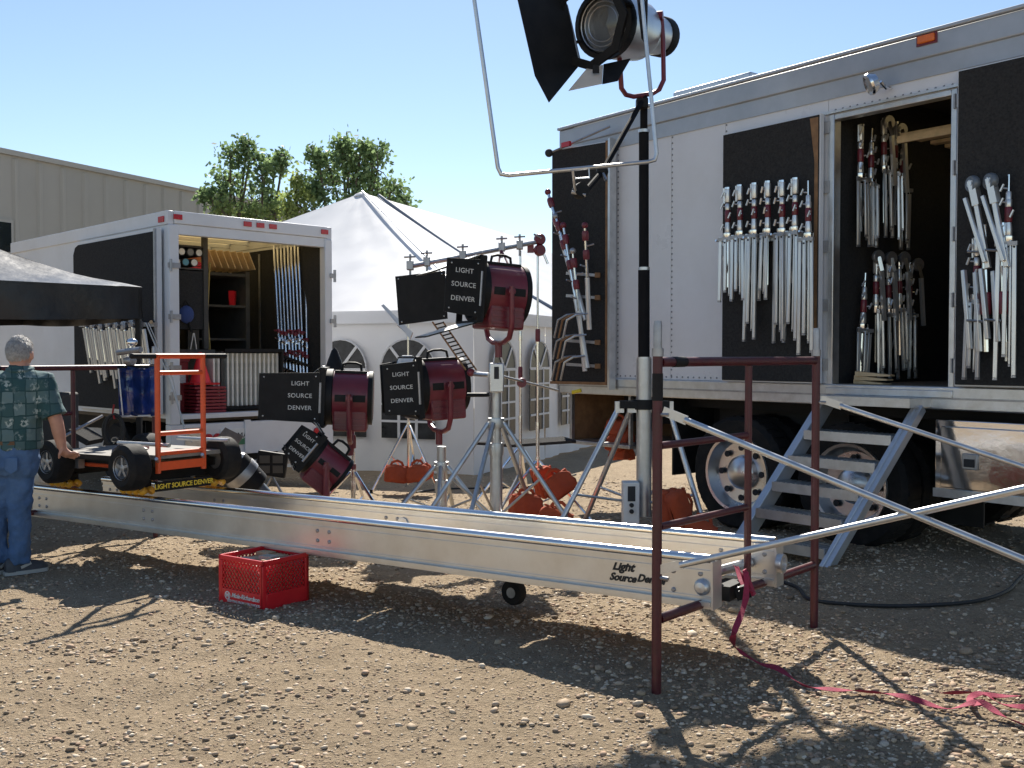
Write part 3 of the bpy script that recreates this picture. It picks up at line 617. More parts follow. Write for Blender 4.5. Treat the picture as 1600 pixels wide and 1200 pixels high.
tag(obj('guy_rope', MB().path([P(232,505,11.52), P(270,592,10.9), P(284,660,10.3), P(300,692,10.0)], .006, 6), mat('white rope', (.6,.57,.5), .8), None), 'second pale rope beside the truck corner, knotted to the first', 'rope')
# ================================================================ equipment trailer on the right
A0 = V((.57, 11.4, 0)); B0 = V((3.7, 7.4, 0)); te = (B0-A0).normalized(); tn = V((te.y, -te.x, 0))     # tn points to the camera side
if tn.y > 0: tn = -tn
TR = math.atan2(te.y, te.x)                # local x along the side (to the right), local y inward, z up
trl = thing('equipment_trailer', 'long white equipment trailer with side doors open and stands hung inside', 'trailer', (A0.x, A0.y, 0), TR)
def tw(u, v, off=0.):                      # photo pixel -> (along, height) on the side plane, off metres out
    p = plane(u, v, A0+tn*off, tn); d = p-A0; return d.dot(te), p.z
def tq(s, out, z): return A0+te*s+tn*out+V((0,0,z))
TL, TWD, TT, TB = 9.5, 2.55, 4.0, 1.10
S = lambda u, v=500, off=0: tw(u, v, off)[0]
dL, dR = S(1303), S(1484); dTop = (tw(1400, 168)[1]); dBot = TB+.17
print('trailer door', dL, dR, dTop, 'end', S(880))
TRIM = mat('weathered grey rail', (.42,.44,.47), .45, .5, .1, 3, dirt=(.3,.3,.3), dirt_amt=.4)
INT = mat('trailer inside lining', (.05,.045,.042), .85, 0, .3, 4)
RIV = mat('rivet', (.24,.245,.26), .5, .2)
def tpart(name, m, mt, par=None, **k): return obj(name, m, mt, par or trl, **k)
zt = TT-.34                                 # top of the skin
# skin panels, butted, each its own sheet with a rivet row at the joint
edges = [0.0, .86, 1.62, 2.30, S(1292)] ; edges2 = [dR+.05, dR+1.25, dR+2.45, dR+3.65, TL]
for a, b in zip(edges[:-1], edges[1:]): tpart('skin_panel', MB().bb(a+.002, b-.002, 0, .03, TB+.16, zt), TRSIDE)
for a, b in zip(edges2[:-1], edges2[1:]): tpart('skin_panel', MB().bb(a+.002, b-.002, 0, .03, TB+.16, zt), TRSIDE)
hp = tpart('header_panel', MB().bb(S(1292)+.002, dR+.048, 0, .03, dTop+.05, zt), TRSIDE)
tpart('rear_wall', MB().bb(0, .03, .031, TWD-.03, zt-.35, TT-.1), TRSIDE); tpart('far_wall', MB().bb(0, TL, TWD-.03, TWD, TB+.1, TT-.1), TRSIDE)
tpart('front_wall', MB().bb(TL-.03, TL, .031, TWD-.031, TB+.1, TT-.1), TRSIDE)
hx0, hx1 = dR-.5, dR+1.0
for (x0_,x1_,y0_,y1_) in ((0,hx0,0,TWD),(hx1,TL,0,TWD),(hx0,hx1,0,.8),(hx0,hx1,1.9,TWD)): tpart('roof', MB().bb(x0_,x1_,y0_,y1_,TT-.06,TT-.03), TRSIDE)
tpart('skylight', MB().bb(hx0-.02,hx1+.02,.78,1.92,TT-.028,TT-.02), FIB)
tpart('floor', MB().bb(0.01, TL-.01, .035, TWD-.035, TB+.06, TB+.16), mat('trailer floor', (.08,.07,.06), .7, 0, .3, 5))
tpart('top_rail', MB().bb(-.04, TL+.02, -.03, .05, TT-.2, TT-.02), TRIM, bev=.012); tpart('top_rail_cap', MB().bb(-.05, TL+.03, -.055, .2, TT-.019, TT+.012), TRIM, bev=.008)
tpart('upper_rail', MB().bb(-.03, TL, -.012, -.001, TT-.345, TT-.2), TRIM)
tpart('bottom_rail', MB().bb(-.03, TL, -.03, .034, TB-.02, TB+.158), ALU, bev=.01)
tpart('rail_groove', MB().bb(-.03, TL, -.037, -.031, TB+.06, TB+.075), STEEL)
tpart('rear_frame', MB().bb(-.05, -.001, 0, .1, TB, TT-.2), ALU, bev=.008)
rv = MB()
def riv(s, z): rv.lathe([(.0105,0),(.007,.006),(0,.007)], (s, -.001, z), (0,-1,0), 5, False)
for e_ in edges[1:-1]+[e_+.35 for e_ in edges[:2]]+edges2[:-1]+[dR+.62, dR+1.8]:
    for k in range(44): riv(e_+.012, TB+.2+k*.057)
for k in range(130): riv(.05+k*.072, TB+.185) if not (dL-.05 < .05+k*.072 < dR+.05) else None
for k in range(16): riv(dL+k*(dR-dL)/15, dTop+.085)
tpart('rivets', rv, RIV, kind='stuff')
# roof hatch
s_, z_ = tw(1100, 150); h0 = 1.3
tpart('roof_vent', MB().bb(h0, h0+1.0, .35, 1.3, TT+.0, TT+.2), ALU, bev=.02)
# door opening frame
fw = .05
tpart('door_frame_post', MB().bb(dL-fw, dL, -.02, .08, dBot-.04, dTop+.048), ALU, bev=.006); tpart('door_frame_post', MB().bb(dR, dR+fw, -.02, .08, dBot-.04, dTop+.048), ALU, bev=.006)
tpart('door_frame_head', MB().bb(dL, dR, -.018, .08, dTop, dTop+.047), ALU, bev=.006); tpart('door_sill', MB().bb(dL-fw, dR+fw, -.045, .09, dBot-.1, dBot-.041), ALU, bev=.006)
tpart('drip_strip', MB().bb(dL-.1, dR+.1, -.03, -.001, dTop+.055, dTop+.075), ALU)
for k in range(5):
    z = dBot+.15+k*.5
    for s in (dL-.07, dR+.07):
        m = MB().bb(s-.03, s+.03, -.028, -.021, z-.05, z+.05); m.tube((s-.035,-.03,z-.055),(s-.035,-.03,z+.055),.012,n=6); tpart('hinge', m, STEEL)
tpart('left_jamb_strip', MB().bb(S(1292), dL-fw, -.012, .03, dBot-.04, dTop+.048), ALU)
# interior
bk = dL-.04
tpart('bulkhead', MB().bb(bk-.06, bk, .085, TWD-.04, dBot-.1, TT-.1), CARP)
tpart('bulkhead', MB().bb(dR+1.2, dR+1.26, .085, TWD-.04, dBot-.1, TT-.1), INT)
tpart('inner_lining', MB().bb(bk, dR+1.2, TWD-.1, TWD-.04, dBot-.1, TT-.1), INT)
tpart('ceiling_lining', MB().bb(bk, hx0, .085, TWD-.1, TT-.2, TT-.12), INT)
tpart('ceiling_lining', MB().bb(hx0+.001, dR+1.2, .085, .79, TT-.2, TT-.12), mat('reddish plywood ceiling', (.14,.045,.03), .7, 0, .3, 4))
for i, z in enumerate((2.95, 2.35, 1.75)):
    sh = tpart('shelf', MB().bb(bk+.35, dR+1.1, 1.5, 2.4, z, z+.03), WOODD)
for k in range(4): tpart('shelf_post', MB().bb(bk+.4+k*.55, bk+.44+k*.55, 1.46, 1.5, dBot-.09, TT-.21), STEEL)
for k in range(4): tpart('ceiling_slat', MB().bb(bk+.3, dR+1.1, .55+k*.24, .63+k*.24, 3.36, 3.39), WOOD)
tpart('ceiling_slat_edge', MB().bb(bk+.3, dR+1.1, .5, .53, 3.3, 3.36), WOOD)
def loose(name, cat, lab, m, mt, pos, rz=TR, bev=0, group=None):
    t = obj(name, m, mt, None, bev=bev); t.matrix_basis = Matrix.Translation(pos)@Matrix.Rotation(rz,4,'Z'); WM[t.name] = t.matrix_basis.copy(); return tag(t, lab, cat, group)
for i, (s, y, z, d, c, lab) in enumerate([(1.0,1.95,2.382,(.3,.4,.28),(.25,.03,.03),'dark red case on the middle shelf inside the trailer'),(.62,1.9,2.985,(.3,.3,.14),(.3,.06,.02),'rust coloured case on the top shelf inside the trailer'),(.75,1.9,1.782,(.34,.4,.3),(.03,.03,.04),'black case on the low shelf inside the trailer'),(1.0,1.2,dBot-.1,(.4,.5,.28),(.14,.01,.015),'dark red case on the trailer floor inside the doorway')]):
    loose('equipment_case', 'case', lab, MB().bb(-d[0]/2,d[0]/2,-d[1]/2,d[1]/2,.0,d[2]), mat('case %d' % i, c, .6), tq(bk+s, -y, z), bev=.015)
for i in range(4):
    loose('wood_wedge', 'wedge', ['lowest wooden wedge in the pile on the trailer doorway floor','second wooden wedge of the pile in the trailer doorway','third wooden wedge of the pile in the trailer doorway','topmost wooden wedge of the pile in the trailer doorway'][i],
          MB().prism([(-.15,0),(.15,0),(.15,.012),(-.15,.04)], (0,0,0), (1,0,0), (0,0,1), .1), WOOD, tq(bk+.28+.012*i, -.18, dBot-.05+i*.035), TR+.12*i-.2)
loose('wood_block', 'block', 'wide wooden block under the wedges in the trailer doorway', MB().bb(-.18,.18,-.09,.09,0,.05), WOOD, tq(bk+.27,-.2,dBot-.1))
# amber marker, work lamp
s_, z_ = tw(1452, 62); am = tpart('marker_lamp', MB().bb(s_-.07, s_+.07, -.06, -.031, z_-.03, z_+.03), AMB, bev=.008); obj('bezel', MB().bb(s_-.085, s_+.085, -.04, -.03, z_-.045, z_+.045), MAR, am)
s_, z_ = tw(1368, 130, .15)
wl = tpart('work_lamp', MB().lathe([(.02,.0),(.07,.02),(.09,.07),(.085,.09),(.07,.085),(0,.06)], (s_+.04,-.17,z_+.01), (-.55,-.6,-.35), 16), CHR); obj('bracket', MB().path([(s_+.05,-.01,z_-.03),(s_+.06,-.09,z_-.04),(s_+.05,-.16,z_)], .014, 6), CHR, wl)
obj('lens', MB().lathe([(.0,.075),(.068,.08),(.0,.09)], (s_+.04,-.17,z_+.01), (-.55,-.6,-.35), 16), mat('lamp glass', (.3,.3,.3), .1, 0), wl)
# swung-back side doors, carpeted inner faces
def door(s0, s1, z0, z1, o0, o1, woodedge, lab):  # board from s0 to s1, standing out o0 .. o1 metres
    d = tpart('side_door', MB().add([(s0,-o0,z0),(s1,-o1,z0),(s1,-o1,z1),(s0,-o0,z1),(s0,-o0-.05,z0),(s1,-o1-.05,z0),(s1,-o1-.05,z1),(s0,-o0-.05,z1)],[(0,1,2,3),(7,6,5,4),(0,4,5,1),(1,5,6,2),(2,6,7,3),(3,7,4,0)]), TRSIDE, bev=.004)
    if lab: d['label'] = lab
    i = .012
    obj('carpet', MB().add([(s0+i,-o0-.052,z0+i),(s1-i,-o1-.052,z0+i),(s1-i,-o1-.052,z1-i),(s0+i,-o0-.052,z1-i),(s0+i,-o0-.062,z0+i),(s1-i,-o1-.062,z0+i),(s1-i,-o1-.062,z1-i),(s0+i,-o0-.062,z1-i)],[(0,1,2,3),(7,6,5,4),(0,4,5,1),(1,5,6,2),(2,6,7,3),(3,7,4,0)]), CARP, d)
    if woodedge:
        obj('wood_edge', MB().add([(s1-.05,-o1-.064,z0+.02),(s1-.015,-o1-.064,z0+.02),(s1-.015,-o1-.064,z1-.03),(s1-.1,-o1-.064,z1-.03),(s1-.05,-o1-.064,z1-.4)],[(0,1,2,3,4)]), WOODD, d)
    return d
d1 = door(S(1131,400,.06), S(1283,400,.06), tw(1200,597)[1], tw(1240,190)[1], .03, .03, True, 'left side door folded back, dark carpet, hung with seven stands')
d2 = door(dR+.085, dR+1.35, tw(1550,600)[1]-.02, tw(1510,112)[1], .03, .03, False, 'right side door folded back, dark carpet, hung with roller stands')
# rear door folded forward along the side
r0, r1 = S(866,400,.22), S(950,400,.12); zr0 = tw(905,600,.15)[1]; zr1 = TT-.28
d3 = door(r0, r1, zr0, zr1, .2, .06, False, 'rear door folded forward, dark carpet with wood edge'); 
obj('edge_strip', MB().bar((r1-.01,-.125,zr0),(r1-.01,-.125,zr1),.03,.02,(0,1,0)), WOODD, d3); obj('outer_strip', MB().bb(r1+.015,r1+.045,-.14,-.05,zr0-.05,zr1+.02), ALU, d3)
obj('bottom_strip', MB().bar((r0,-.27,zr0+.012),(r1,-.13,zr0+.012),.02,.03), WOODD, d3)
tpart('corner_lamp', MB().sphere((r0-.02,-.28,zr1-.03),.045,(1,1,1)), DARK); tpart('door_stay', MB().tube((r0-.02,-.27,zr1-.03),(r1+.02,-.12,zr1+.14),.012,n=6), STEEL); tpart('marker_lamp', MB().bb(r0+.17,r0+.3,-.27,-.24,zr1+.0,zr1+.05), REDL)
# axles and wheels
wz = .40; gW = -.13; RIMM = mat('brushed alloy rim', (.62,.63,.65), .3, 1., .06, 6)
for u in (1146, 1322):
    s = S(u, 745); tpart('axle', MB().tube((s,.25,wz),(s,TWD-.25,wz),.07), BLK)
    for yy, sg in ((.16,-1),(.5,-1),(TWD-.16,1),(TWD-.5,1)):
        wheel_parts(trl, (s, yy, wz), (0,sg,0), .53, .36, .27, RIMM if yy < .3 else STEEL, 32 if yy < .3 else 20)
    for k in range(8):
        a = 6.283*k/8; tpart('hand_hole', MB().lathe([(.03,0),(.03,.012)], (s+.235*math.cos(a), .16-.045, wz+.235*math.sin(a)), (0,-1,0), 10), DARK)
        tpart('wheel_nut', MB().lathe([(.014,0),(.014,.03),(0,.032)], (s+.115*math.cos(a), .115, wz+.115*math.sin(a)), (0,-1,0), 6), CHR) if False else None
sA = S(1146,745)
tpart('chassis_rail', MB().bb(.2, TL, .75, .85, .75, TB+.06), BLK); tpart('chassis_rail', MB().bb(.2, TL, 1.7, 1.8, .75, TB+.06), BLK)
tpart('suspension_box', MB().bb(S(1146)-.9, S(1322)+.9, .7, TWD-.7, .35, .95), BLK)
tpart('belly_pan', MB().bb(1.0, TL-.3, .3, TWD-.3, TB-.12, TB+.05), BLK); tpart('mud_flap', MB().bb(S(1040)+.0, S(1040)+.02, .1, .7, .3, TB), RUB)
tpart('frame_plate', MB().bb(S(1060), S(1262), .62, .64, .1, TB), DARK); tpart('frame_plate', MB().bb(S(1262), S(1450), .9, .92, .05, TB), DARK)
# rear tray with sandbags under the tail
tpart('tray_side', MB().bb(.045, .06, .11, 1.3, .56, TB-.03), WOODD); tpart('rear_tray', MB().bb(.05, 1.0, .05, 1.3, .52, .56), STEEL, bev=.006); tpart('tray_back', MB().bb(.05, 1.0, 1.3, 1.33, .5, TB), WOODD)
tpart('tray_post', MB().bb(.04, .08, .06, .1, .562, TB-.021), STEEL); tpart('tray_post', MB().bb(.97, 1.0, .06, .1, .562, TB-.021), STEEL)
# polished belly box
g0, g1 = S(1456,720,.04), S(1456,720,.04)+2.4; gz0 = tw(1470,775)[1]; gz1 = tw(1470,655)[1]
POLB = mat('mirror polished box skin', (.72,.72,.73), .1, 1., .04, 2, .25, 4, rvar=.04)
bbx = tpart('belly_box', MB().bb(g0, g1, -.0, .75, gz0, gz1), POLB, bev=.01)
obj('box_door', MB().bb(g0+.06, g0+1.15, -.022, -.001, gz0+.07, gz1-.05), POLB, bbx, bev=.008); obj('box_door', MB().bb(g0+1.2, g1-.06, -.022, -.001, gz0+.07, gz1-.05), POLB, bbx, bev=.008)
for s in (g0+.3, g0+.9): obj('latch', MB().bb(s-.06, s+.06, -.04, -.023, (gz0+gz1)/2-.07, (gz0+gz1)/2+.05), STEEL, bbx, bev=.006); obj('latch_paddle', MB().bb(s-.04, s+.04, -.05, -.041, (gz0+gz1)/2-.05, (gz0+gz1)/2+.01), DARK, bbx)
obj('box_skirt', MB().bb(g0, g1, -.02, .0, gz0-.005, gz0+.06), ALU, bbx)
# landing gear to the right
for s in (7.6,): tpart('landing_leg', MB().bb(s, s+.12, .5, .62, -.1, TB), STEEL)
# ================================================================ folding stair at the trailer door
st = thing('folding_stair', 'aluminium folding stair leading up to the trailer door', 'stair', tq(dL+.5,0,0), TR)
a0, a1 = S(1278,625)+.17, S(1440,628)+.1     # along the side
run, rise0, rise1 = 1.0, gz(2,7.8)-.02, TB+.04; shift = -.18
def stq(s, f): return tq(s+shift*f, .1+run*f, rise1+(rise0-rise1)*f)     # f=0 at the wall, 1 on the ground
STR = mat('blue grey stair stringer', (.52,.55,.6), .4, .6, .06, 6)
obj('landing', MB().add([tq(a0,.03,TB+.07),tq(a1,.03,TB+.07),tq(a1,.34,TB+.07),tq(a0,.34,TB+.07),tq(a0,.03,TB+.0),tq(a1,.03,TB+.0),tq(a1,.34,TB+.0),tq(a0,.34,TB+.0)],[(0,1,2,3),(7,6,5,4),(0,4,5,1),(1,5,6,2),(2,6,7,3),(3,7,4,0)]), ALU, st, True)
upv = (stq(0,0)-stq(0,1)).normalized()
for s in (a0+.03, a1-.03):
    p, q2 = stq(s,.02), stq(s,1.0)
    obj('stringer', MB().bar(p, q2, .035, .15, tn), STR, st, True, bev=.006)
    obj('stringer_flange', MB().bar(p+tn*.07+te*(.022 if s > (a0+a1)/2 else -.022), q2+tn*.07+te*(.022 if s > (a0+a1)/2 else -.022), .07, .012, tn), STR, st, True)
GRT = mat('serrated grating', (.3,.3,.3), .5, .7, .4, 60, .6, 120)
for k in range(5):
    f = .22+k*.165; a, b = stq(a0+.05,f), stq(a1-.05,f)
    tr_ = obj('tread', MB().bar(a, b, .24, .03, (0,0,1)), GRT, st, True)
    obj('nosing', MB().bar(a+tn*.122+V((0,0,-.02)), b+tn*.122+V((0,0,-.02)), .006, .075, (0,0,1)), ALU, tr_, True)
    g = MB()
    for i in range(17): c = a.lerp(b, (i+.5)/17)+V((0,0,.0155)); g.bar(c-tn*.1, c+tn*.1, .012, .008)
    obj('tread_teeth', g, ALU, tr_, True, kind='stuff')
# ================================================================ folded stands hung on the doors
def cstand_proto(kind):
    t = thing('folded_stand', 'x', 'light stand')
    H = {'tall': 1.42, 'short': 1.02, 'combo': 1.38, 'baby': .98}[kind]; hub = -.42; big = kind in ('combo','short')
    obj('riser', MB().tube((0,0,hub),(0,0,-.16),.014,n=8), CHR, t)
    if big:
        obj('receiver', MB().lathe([(.024,-.13),(.027,-.12),(.027,-.02),(.024,0)], n=12), LEGW, t)
        obj('receiver_lip', MB().lathe([(.031,-.012),(.031,.006),(.02,.008)], n=12), CHR, t); obj('side_tube', MB().tube((-.03,-.01,-.14),(-.03,-.01,.0),.011,n=8), LEGW, t)
    else:
        obj('spigot', MB().tube((0,0,-.12),(0,0,.03),.009,n=8), CHR, t); obj('receiver', MB().lathe([(.018,-.2),(.021,-.19),(.021,-.1),(.016,-.09)], n=12), LEGW, t)
    obj('collar', MB().lathe([(.023,-.31),(.027,-.3),(.027,-.215),(.022,-.2)], n=12), MAR, t)
    obj('sleeve', MB().lathe([(.022,-.2),(.024,-.19),(.024,-.15),(.018,-.14)], n=12), LEGW, t)
    obj('lower_collar', MB().lathe([(.022,-.42),(.027,-.41),(.027,-.36),(.022,-.312)], n=12), LEGW, t)
    for z, sg, y_ in ((-.07,-1,-.02),(-.17,-1,-.03),(-.26,1,-.03),(-.36,-1,-.03)):
        obj('tee_handle', MB().path([(0,0,z),(sg*.035,y_,z+.005)], .006, 6).path([(sg*.035-.012,y_-.02,z-.02),(sg*.035+.012,y_-.02,z+.03)], .009, 6), LEGW, t)
    obj('leg_hub', MB().lathe([(.04,hub-.05),(.046,hub-.02),(.046,hub+.01),(.028,hub+.02)], n=12), CHR, t)
    obj('hub_plate', MB().bb(-.075,.075,-.055,-.03,hub-.06,hub-.03), STEEL, t)
    for x, dz, ln, wd in ((-.06,0,1.0,.03),(.058,-.02,.96,.03),(.0,-.03,.8,.026),(.03,.0,.9,.014)):
        y = -.035 if x else -.06; zb = hub-.02+dz; ze = zb-(H+hub-.02)*ln; xb = x*.9; xe = x*(1.05 if kind != 'baby' else .7)
        l = obj('leg', MB().bar((xb,y,zb),(xe,y-.012,ze),wd,.02,(0,1,0)), LEGW, t, bev=.003)
        obj('foot', MB().bb(xe-wd*.5,xe+wd*.5,y-.022,y-.001,ze-.016,ze-.001), STEEL, l); obj('leg_bolt', MB().lathe([(.008,0),(.008,.006),(0,.007)], (xb,y-.01,zb-.03), (0,-1,0), 8), DARK, l)
        if wd > .02: obj('brace', MB().bar((xb*.6,y-.006,zb-.18),(0,-.02,zb-.42 if H > 1.2 else zb-.3),.012,.008,(0,1,0)), STEEL, t)
    obj('post', MB().tube((0,0,hub-.07),(0,0,-H+.12),.016,n=8), CHR, t)
    return t
protos = {k: cstand_proto(k) for k in ('tall','short','combo','baby')}
used = {}
def hang(kind, pos, rz, label, group, tilt=0, yaw=0):
    rot = Matrix.Rotation(rz+yaw,3,'Z')@Matrix.Rotation(tilt,3,'Y'); p = protos[kind]
    if kind not in used:
        used[kind] = 1; m = Matrix.Translation(V(pos))@rot.to_4x4(); p.matrix_basis = m; WM[p.name] = m; o = p; o['label'] = label
    else: o = dup(p, pos, rot=rot, label=label)
    o['group'] = group; return o
ordn = ['first','second','third','fourth','fifth','sixth','seventh','eighth']
hz = [(1137,294,'short'),(1156,290,'short'),(1179,287,'combo'),(1200,284,'short'),(1222,283,'combo'),(1243,279,'combo'),(1263,288,'tall')]
for i, (u, v, k) in enumerate(hz):
    s, z = tw(u, v, .17); hang(k, tq(s,.17,z), TR, '%s folded stand from the left on the trailer\'s left side door' % ordn[i], 'folded stands on the side doors', random.uniform(-.02,.02), random.uniform(-.5,.5))
brk = trl
z_ = tw(1210,372,.12)[1]; obj('hanging_bar', MB().bar(tq(S(1128,370,.12),.13,z_), tq(S(1268,370,.12),.13,z_), .04, .05), ALU, brk, True)
for u in (1132,1175,1218,1262): obj('hanging_pin', MB().tube(tq(S(u,370,.12),.12,z_+.01), tq(S(u,370,.12),.24,z_+.02), .01), CHR, brk, True)
# inside wall of the doorway (bulkhead): stands hang on its face, seen through the door
def bw(u, v):                               # pixel -> depth inside and height on the bulkhead face
    p0 = tq(bk+.1,0,0); p = plane(u, v, p0, te); return -(p-A0).dot(tn), p.z
hz = [(1345,196,'short'),(1362,206,'short'),(1381,186,'mid'),(1399,192,'mid'),(1412,216,'short'),(1352,432,'short'),(1369,404,'short'),(1388,410,'mid'),(1405,404,'short'),(1422,412,'short')]
for i, (u, v, k) in enumerate(hz):
    y, z = bw(u, v); row = 'upper' if i < 5 else 'lower'; y = max(y, .13)
    hang(('baby' if i in (1,4,5,8) else 'short'), tq(bk+.1, -y, z), TR+R(90), '%s folded stand from the left in the %s row inside the trailer doorway' % (ordn[i % 5], row), 'folded stands on the bulkhead', random.uniform(-.05,.05), random.uniform(-.6,.6))
for i, (u, v) in enumerate(((1382,192),(1402,204),(1366,402),(1386,404),(1407,404),(1428,414))):
    y, z = bw(u, v); p = tq(bk+.14, -max(y,.14), z)
    t = thing('folded_roller_base', '%s folded caster leg from the left in the %s row inside the trailer doorway' % (ordn[i if i < 2 else i-2], 'upper' if i < 2 else 'lower'), 'caster', p, TR+R(90), 'caster legs in the trailer doorway')
    obj('wheel', MB().lathe([(.02,-.018),(.055,-.018),(.06,-.008),(.06,.008),(.055,.018),(.02,.018)], (0,0,.0), (.3,1,0), 16), STEEL, t); obj('fork', MB().bar((0,0,0),(.02,-.02,-.12),.05,.03), CHR, t); obj('leg', MB().bar((.02,-.02,-.12),(.05,-.03,-.55),.03,.03), LEGW, t)
# right door: two big roller stands and one plain stand
def roller(u, v, lab, h=1.55):
    s, z = tw(u, v, .2); t = thing('roller_stand', lab, 'light stand', tq(s,.2,z), TR, 'roller stands on the right side door')
    w_ = obj('caster', MB().lathe([(.03,-.025),(.055,-.025),(.062,-.01),(.062,.01),(.055,.025),(.03,.025)], (0,-.02,0), (.5,1,0), 18), mat('blue grey caster', (.16,.18,.2), .4, .3), t); obj('hub', MB().lathe([(.03,-.03),(.03,.03)], (0,-.02,0), (.5,1,0), 10), CHR, w_)
    obj('fork', MB().bar((0,-.02,.02),(.04,-.02,-.16),.07,.05), LEGW, t); obj('leg', MB().bar((.03,-.03,-.12),(.13,-.03,-.62),.035,.035), LEGW, t, bev=.004); obj('leg', MB().bar((-.04,-.05,-.1),(.12,-.06,-.58),.03,.028), LEGW, t, bev=.004)
    obj('post', MB().tube((.07,.02,-.3),(.1,.02,-h),.024), CHR, t); obj('collar', MB().lathe([(.036,0),(.04,.03),(.04,.14),(.034,.16)], (.09,.02,-.95), n=12), MAR, t); obj('lower_leg', MB().bar((-.06,-.02,-.62),(.0,-.03,-h+.02),.035,.03), LEGW, t, bev=.004); obj('lower_leg', MB().bar((.02,.0,-.64),(.06,-.01,-h-.0),.035,.03), LEGW, t, bev=.004)
    for z in (-.5,-1.0): obj('tee_handle', MB().tube((.08,0,z),(-.02,-.05,z+.01),.01,n=6), STEEL, t)
roller(1522,288,'left roller stand with caster wheel up on the right side door',1.22); roller(1550,284,'right roller stand with caster wheel up on the right side door',1.15)
s,z = tw(1576,308,.16); hang('tall', tq(s,.16,z+.13), TR, 'folded stand at the photo\'s right edge on the right side door', 'folded stands on the side doors', 0, .2)
s,z = tw(1524,372,.18); hang('short', tq(s,.15,z), TR, 'folded stand between the roller stand legs on the right side door', 'folded stands on the side doors', 0, -.3)
# rear door: slanted stands and bent arms
def dq(u, v, off): return plane(u, v, A0+tn*off, tn)
for i, (u0, v0, u1, v1) in enumerate(((856,300,905,470),(868,338,915,500),(880,352,918,575),(895,392,914,580),(914,352,921,515))):
    a, b = dq(u0,v0,.42), dq(u1,v1,.33); t = thing('grip_arm_stand', '%s slanted chrome stand from the left on the trailer rear door' % ordn[i], 'light stand', b, 0, 'stands on the rear door')
    d = (a-b); obj('post', MB().path([b, a], [.022,.014], 8), CHR, t, True)
    obj('sleeve', MB().path([b, b+d*.5], .026, 8), LEGW, t, True)
    for f in (.9, .72): obj('collar', MB().lathe([(.03,-.05),(.036,-.02),(.036,.03),(.03,.05)], b+d*f, d, 10), MAR, t, True)
    obj('knuckle', MB().sphere(a, .034), MAR if i % 2 == 0 else STEEL, t, True); obj('tee_handle', MB().tube(b+d*.8, b+d*.8+V((.08,-.03,.02)), .009, n=6), STEEL, t, True); obj('tee_handle', MB().tube(b+d*.6, b+d*.6+V((-.07,-.05,.02)), .009, n=6), STEEL, t, True)
for k, v in enumerate((430, 465, 535, 572)):
    t = trl; obj('door_bracket', MB().bar(dq(885,v-3,.36), dq(930,v,.2), .03, .03), STEEL, t, True); obj('bracket_block', MB().bar(dq(930,v,.2), dq(938,v,.17), .05, .05), WOODD, t, True)
for i in range(9):
    row = i//3; k = i % 3; v = 500+row*33; u = 868+k*7-row*2
    a = dq(u+18, v-8, .5+.04*k); m_ = dq(u+4, v, .52+.04*k); b = dq(u-2, v+28, .5+.04*k)
    t = obj('hook_rod', MB().path([dq(u+36,v-10,.4+.04*k), a, m_, b], .011, 6), [STEEL, WOODD, ALU][k], None); t_ = tag(t, '%s bent hook arm of the %s cluster on the trailer rear door' % (['left','middle','right'][k], ['upper','middle','lower'][row]), 'hook arm', 'bent arms on the rear door')
tag(obj('yellow_plug', MB().tube(dq(894,613,.45), dq(908,610,.4), .02), mat('yellow plastic', (.7,.55,.03), .5), None), 'small yellow capped end below the trailer rear door', 'cap')
# ================================================================ scaffold frames, track beams, braces
def sframe_parts(t, W=1.57, H=1.5):
    r = .022
    def tb_(name, a, b, rr=r, mt=MARS): return obj(name, MB().tube(a, b, rr, n=12), mt, t)
    for x in (0, W):
        tb_('leg', (x,0,-.03), (x,0,H)); 
        p_ = obj('coupling_pin', MB().lathe([(.019,H-.04),(.019,H+.13),(.016,H+.15)], (x,0,0), n=12), STEEL, t); obj('pin_collar', MB().lathe([(.026,H-.005),(.026,H+.03)], (x,0,0), n=12), STEEL, p_)
        for z in (1.24, .52): obj('brace_stud', MB().tube((x,-.0,z), (x+.0,-.06,z), .009, n=6), STEEL, t)
    tb_('top_bar', (r,0,H-.03), (W-r,0,H-.03)); tb_('lower_rung', (r,0,.33), (W-r,0,.33))
    xi = .82; tb_('inner_post', (xi,0,.33+r), (xi,0,H-.03-r), .018)
    for z in (1.1, .74): tb_('short_rung', (r,0,z), (xi-.018,0,z), .017)
    for x, z in ((0,1.32),(0,1.0)): pass
    obj('tape_wrap', MB().tube((0,0,1.3),(0,0,1.42),r+.002,n=12), BLK, t); obj('tape_wrap', MB().tube((.12,0,H-.03),(.22,0,H-.03),r+.002,n=12), BLK, t)
s0 = V((.64, 4.50, 0)); s1 = V((1.69, 5.69, 0)); sdv = (s1-s0).normalized(); SR = math.atan2(sdv.y, sdv.x)
sf = thing('scaffold_frame', 'maroon scaffold frame holding the near right end of the track beams', 'scaffold', (s0.x, s0.y, 0), SR, 'scaffold frames'); sframe_parts(sf, (s1-s0).length)
N1 = V((.94, 4.75, .315)); N0 = V((-3.8, 8.1, .225)); bd_ = (N1-N0).normalized(); bp_ = V((-bd_.y, bd_.x, 0)).normalized()     # bp_ points away from camera
GA = .62; BH = .225
l0 = N0-bp_*.5+bd_*.05; dup(sf, (l0.x, l0.y, gz(0,8.2)-.0), math.atan2(bp_.y, bp_.x), 'maroon scaffold frame at the far left end behind the man')
r0_ = s0+bd_*2.2; dup(sf, (r0_.x, r0_.y, 0), SR, 'maroon scaffold frame just outside the right edge, holding the brace ends')
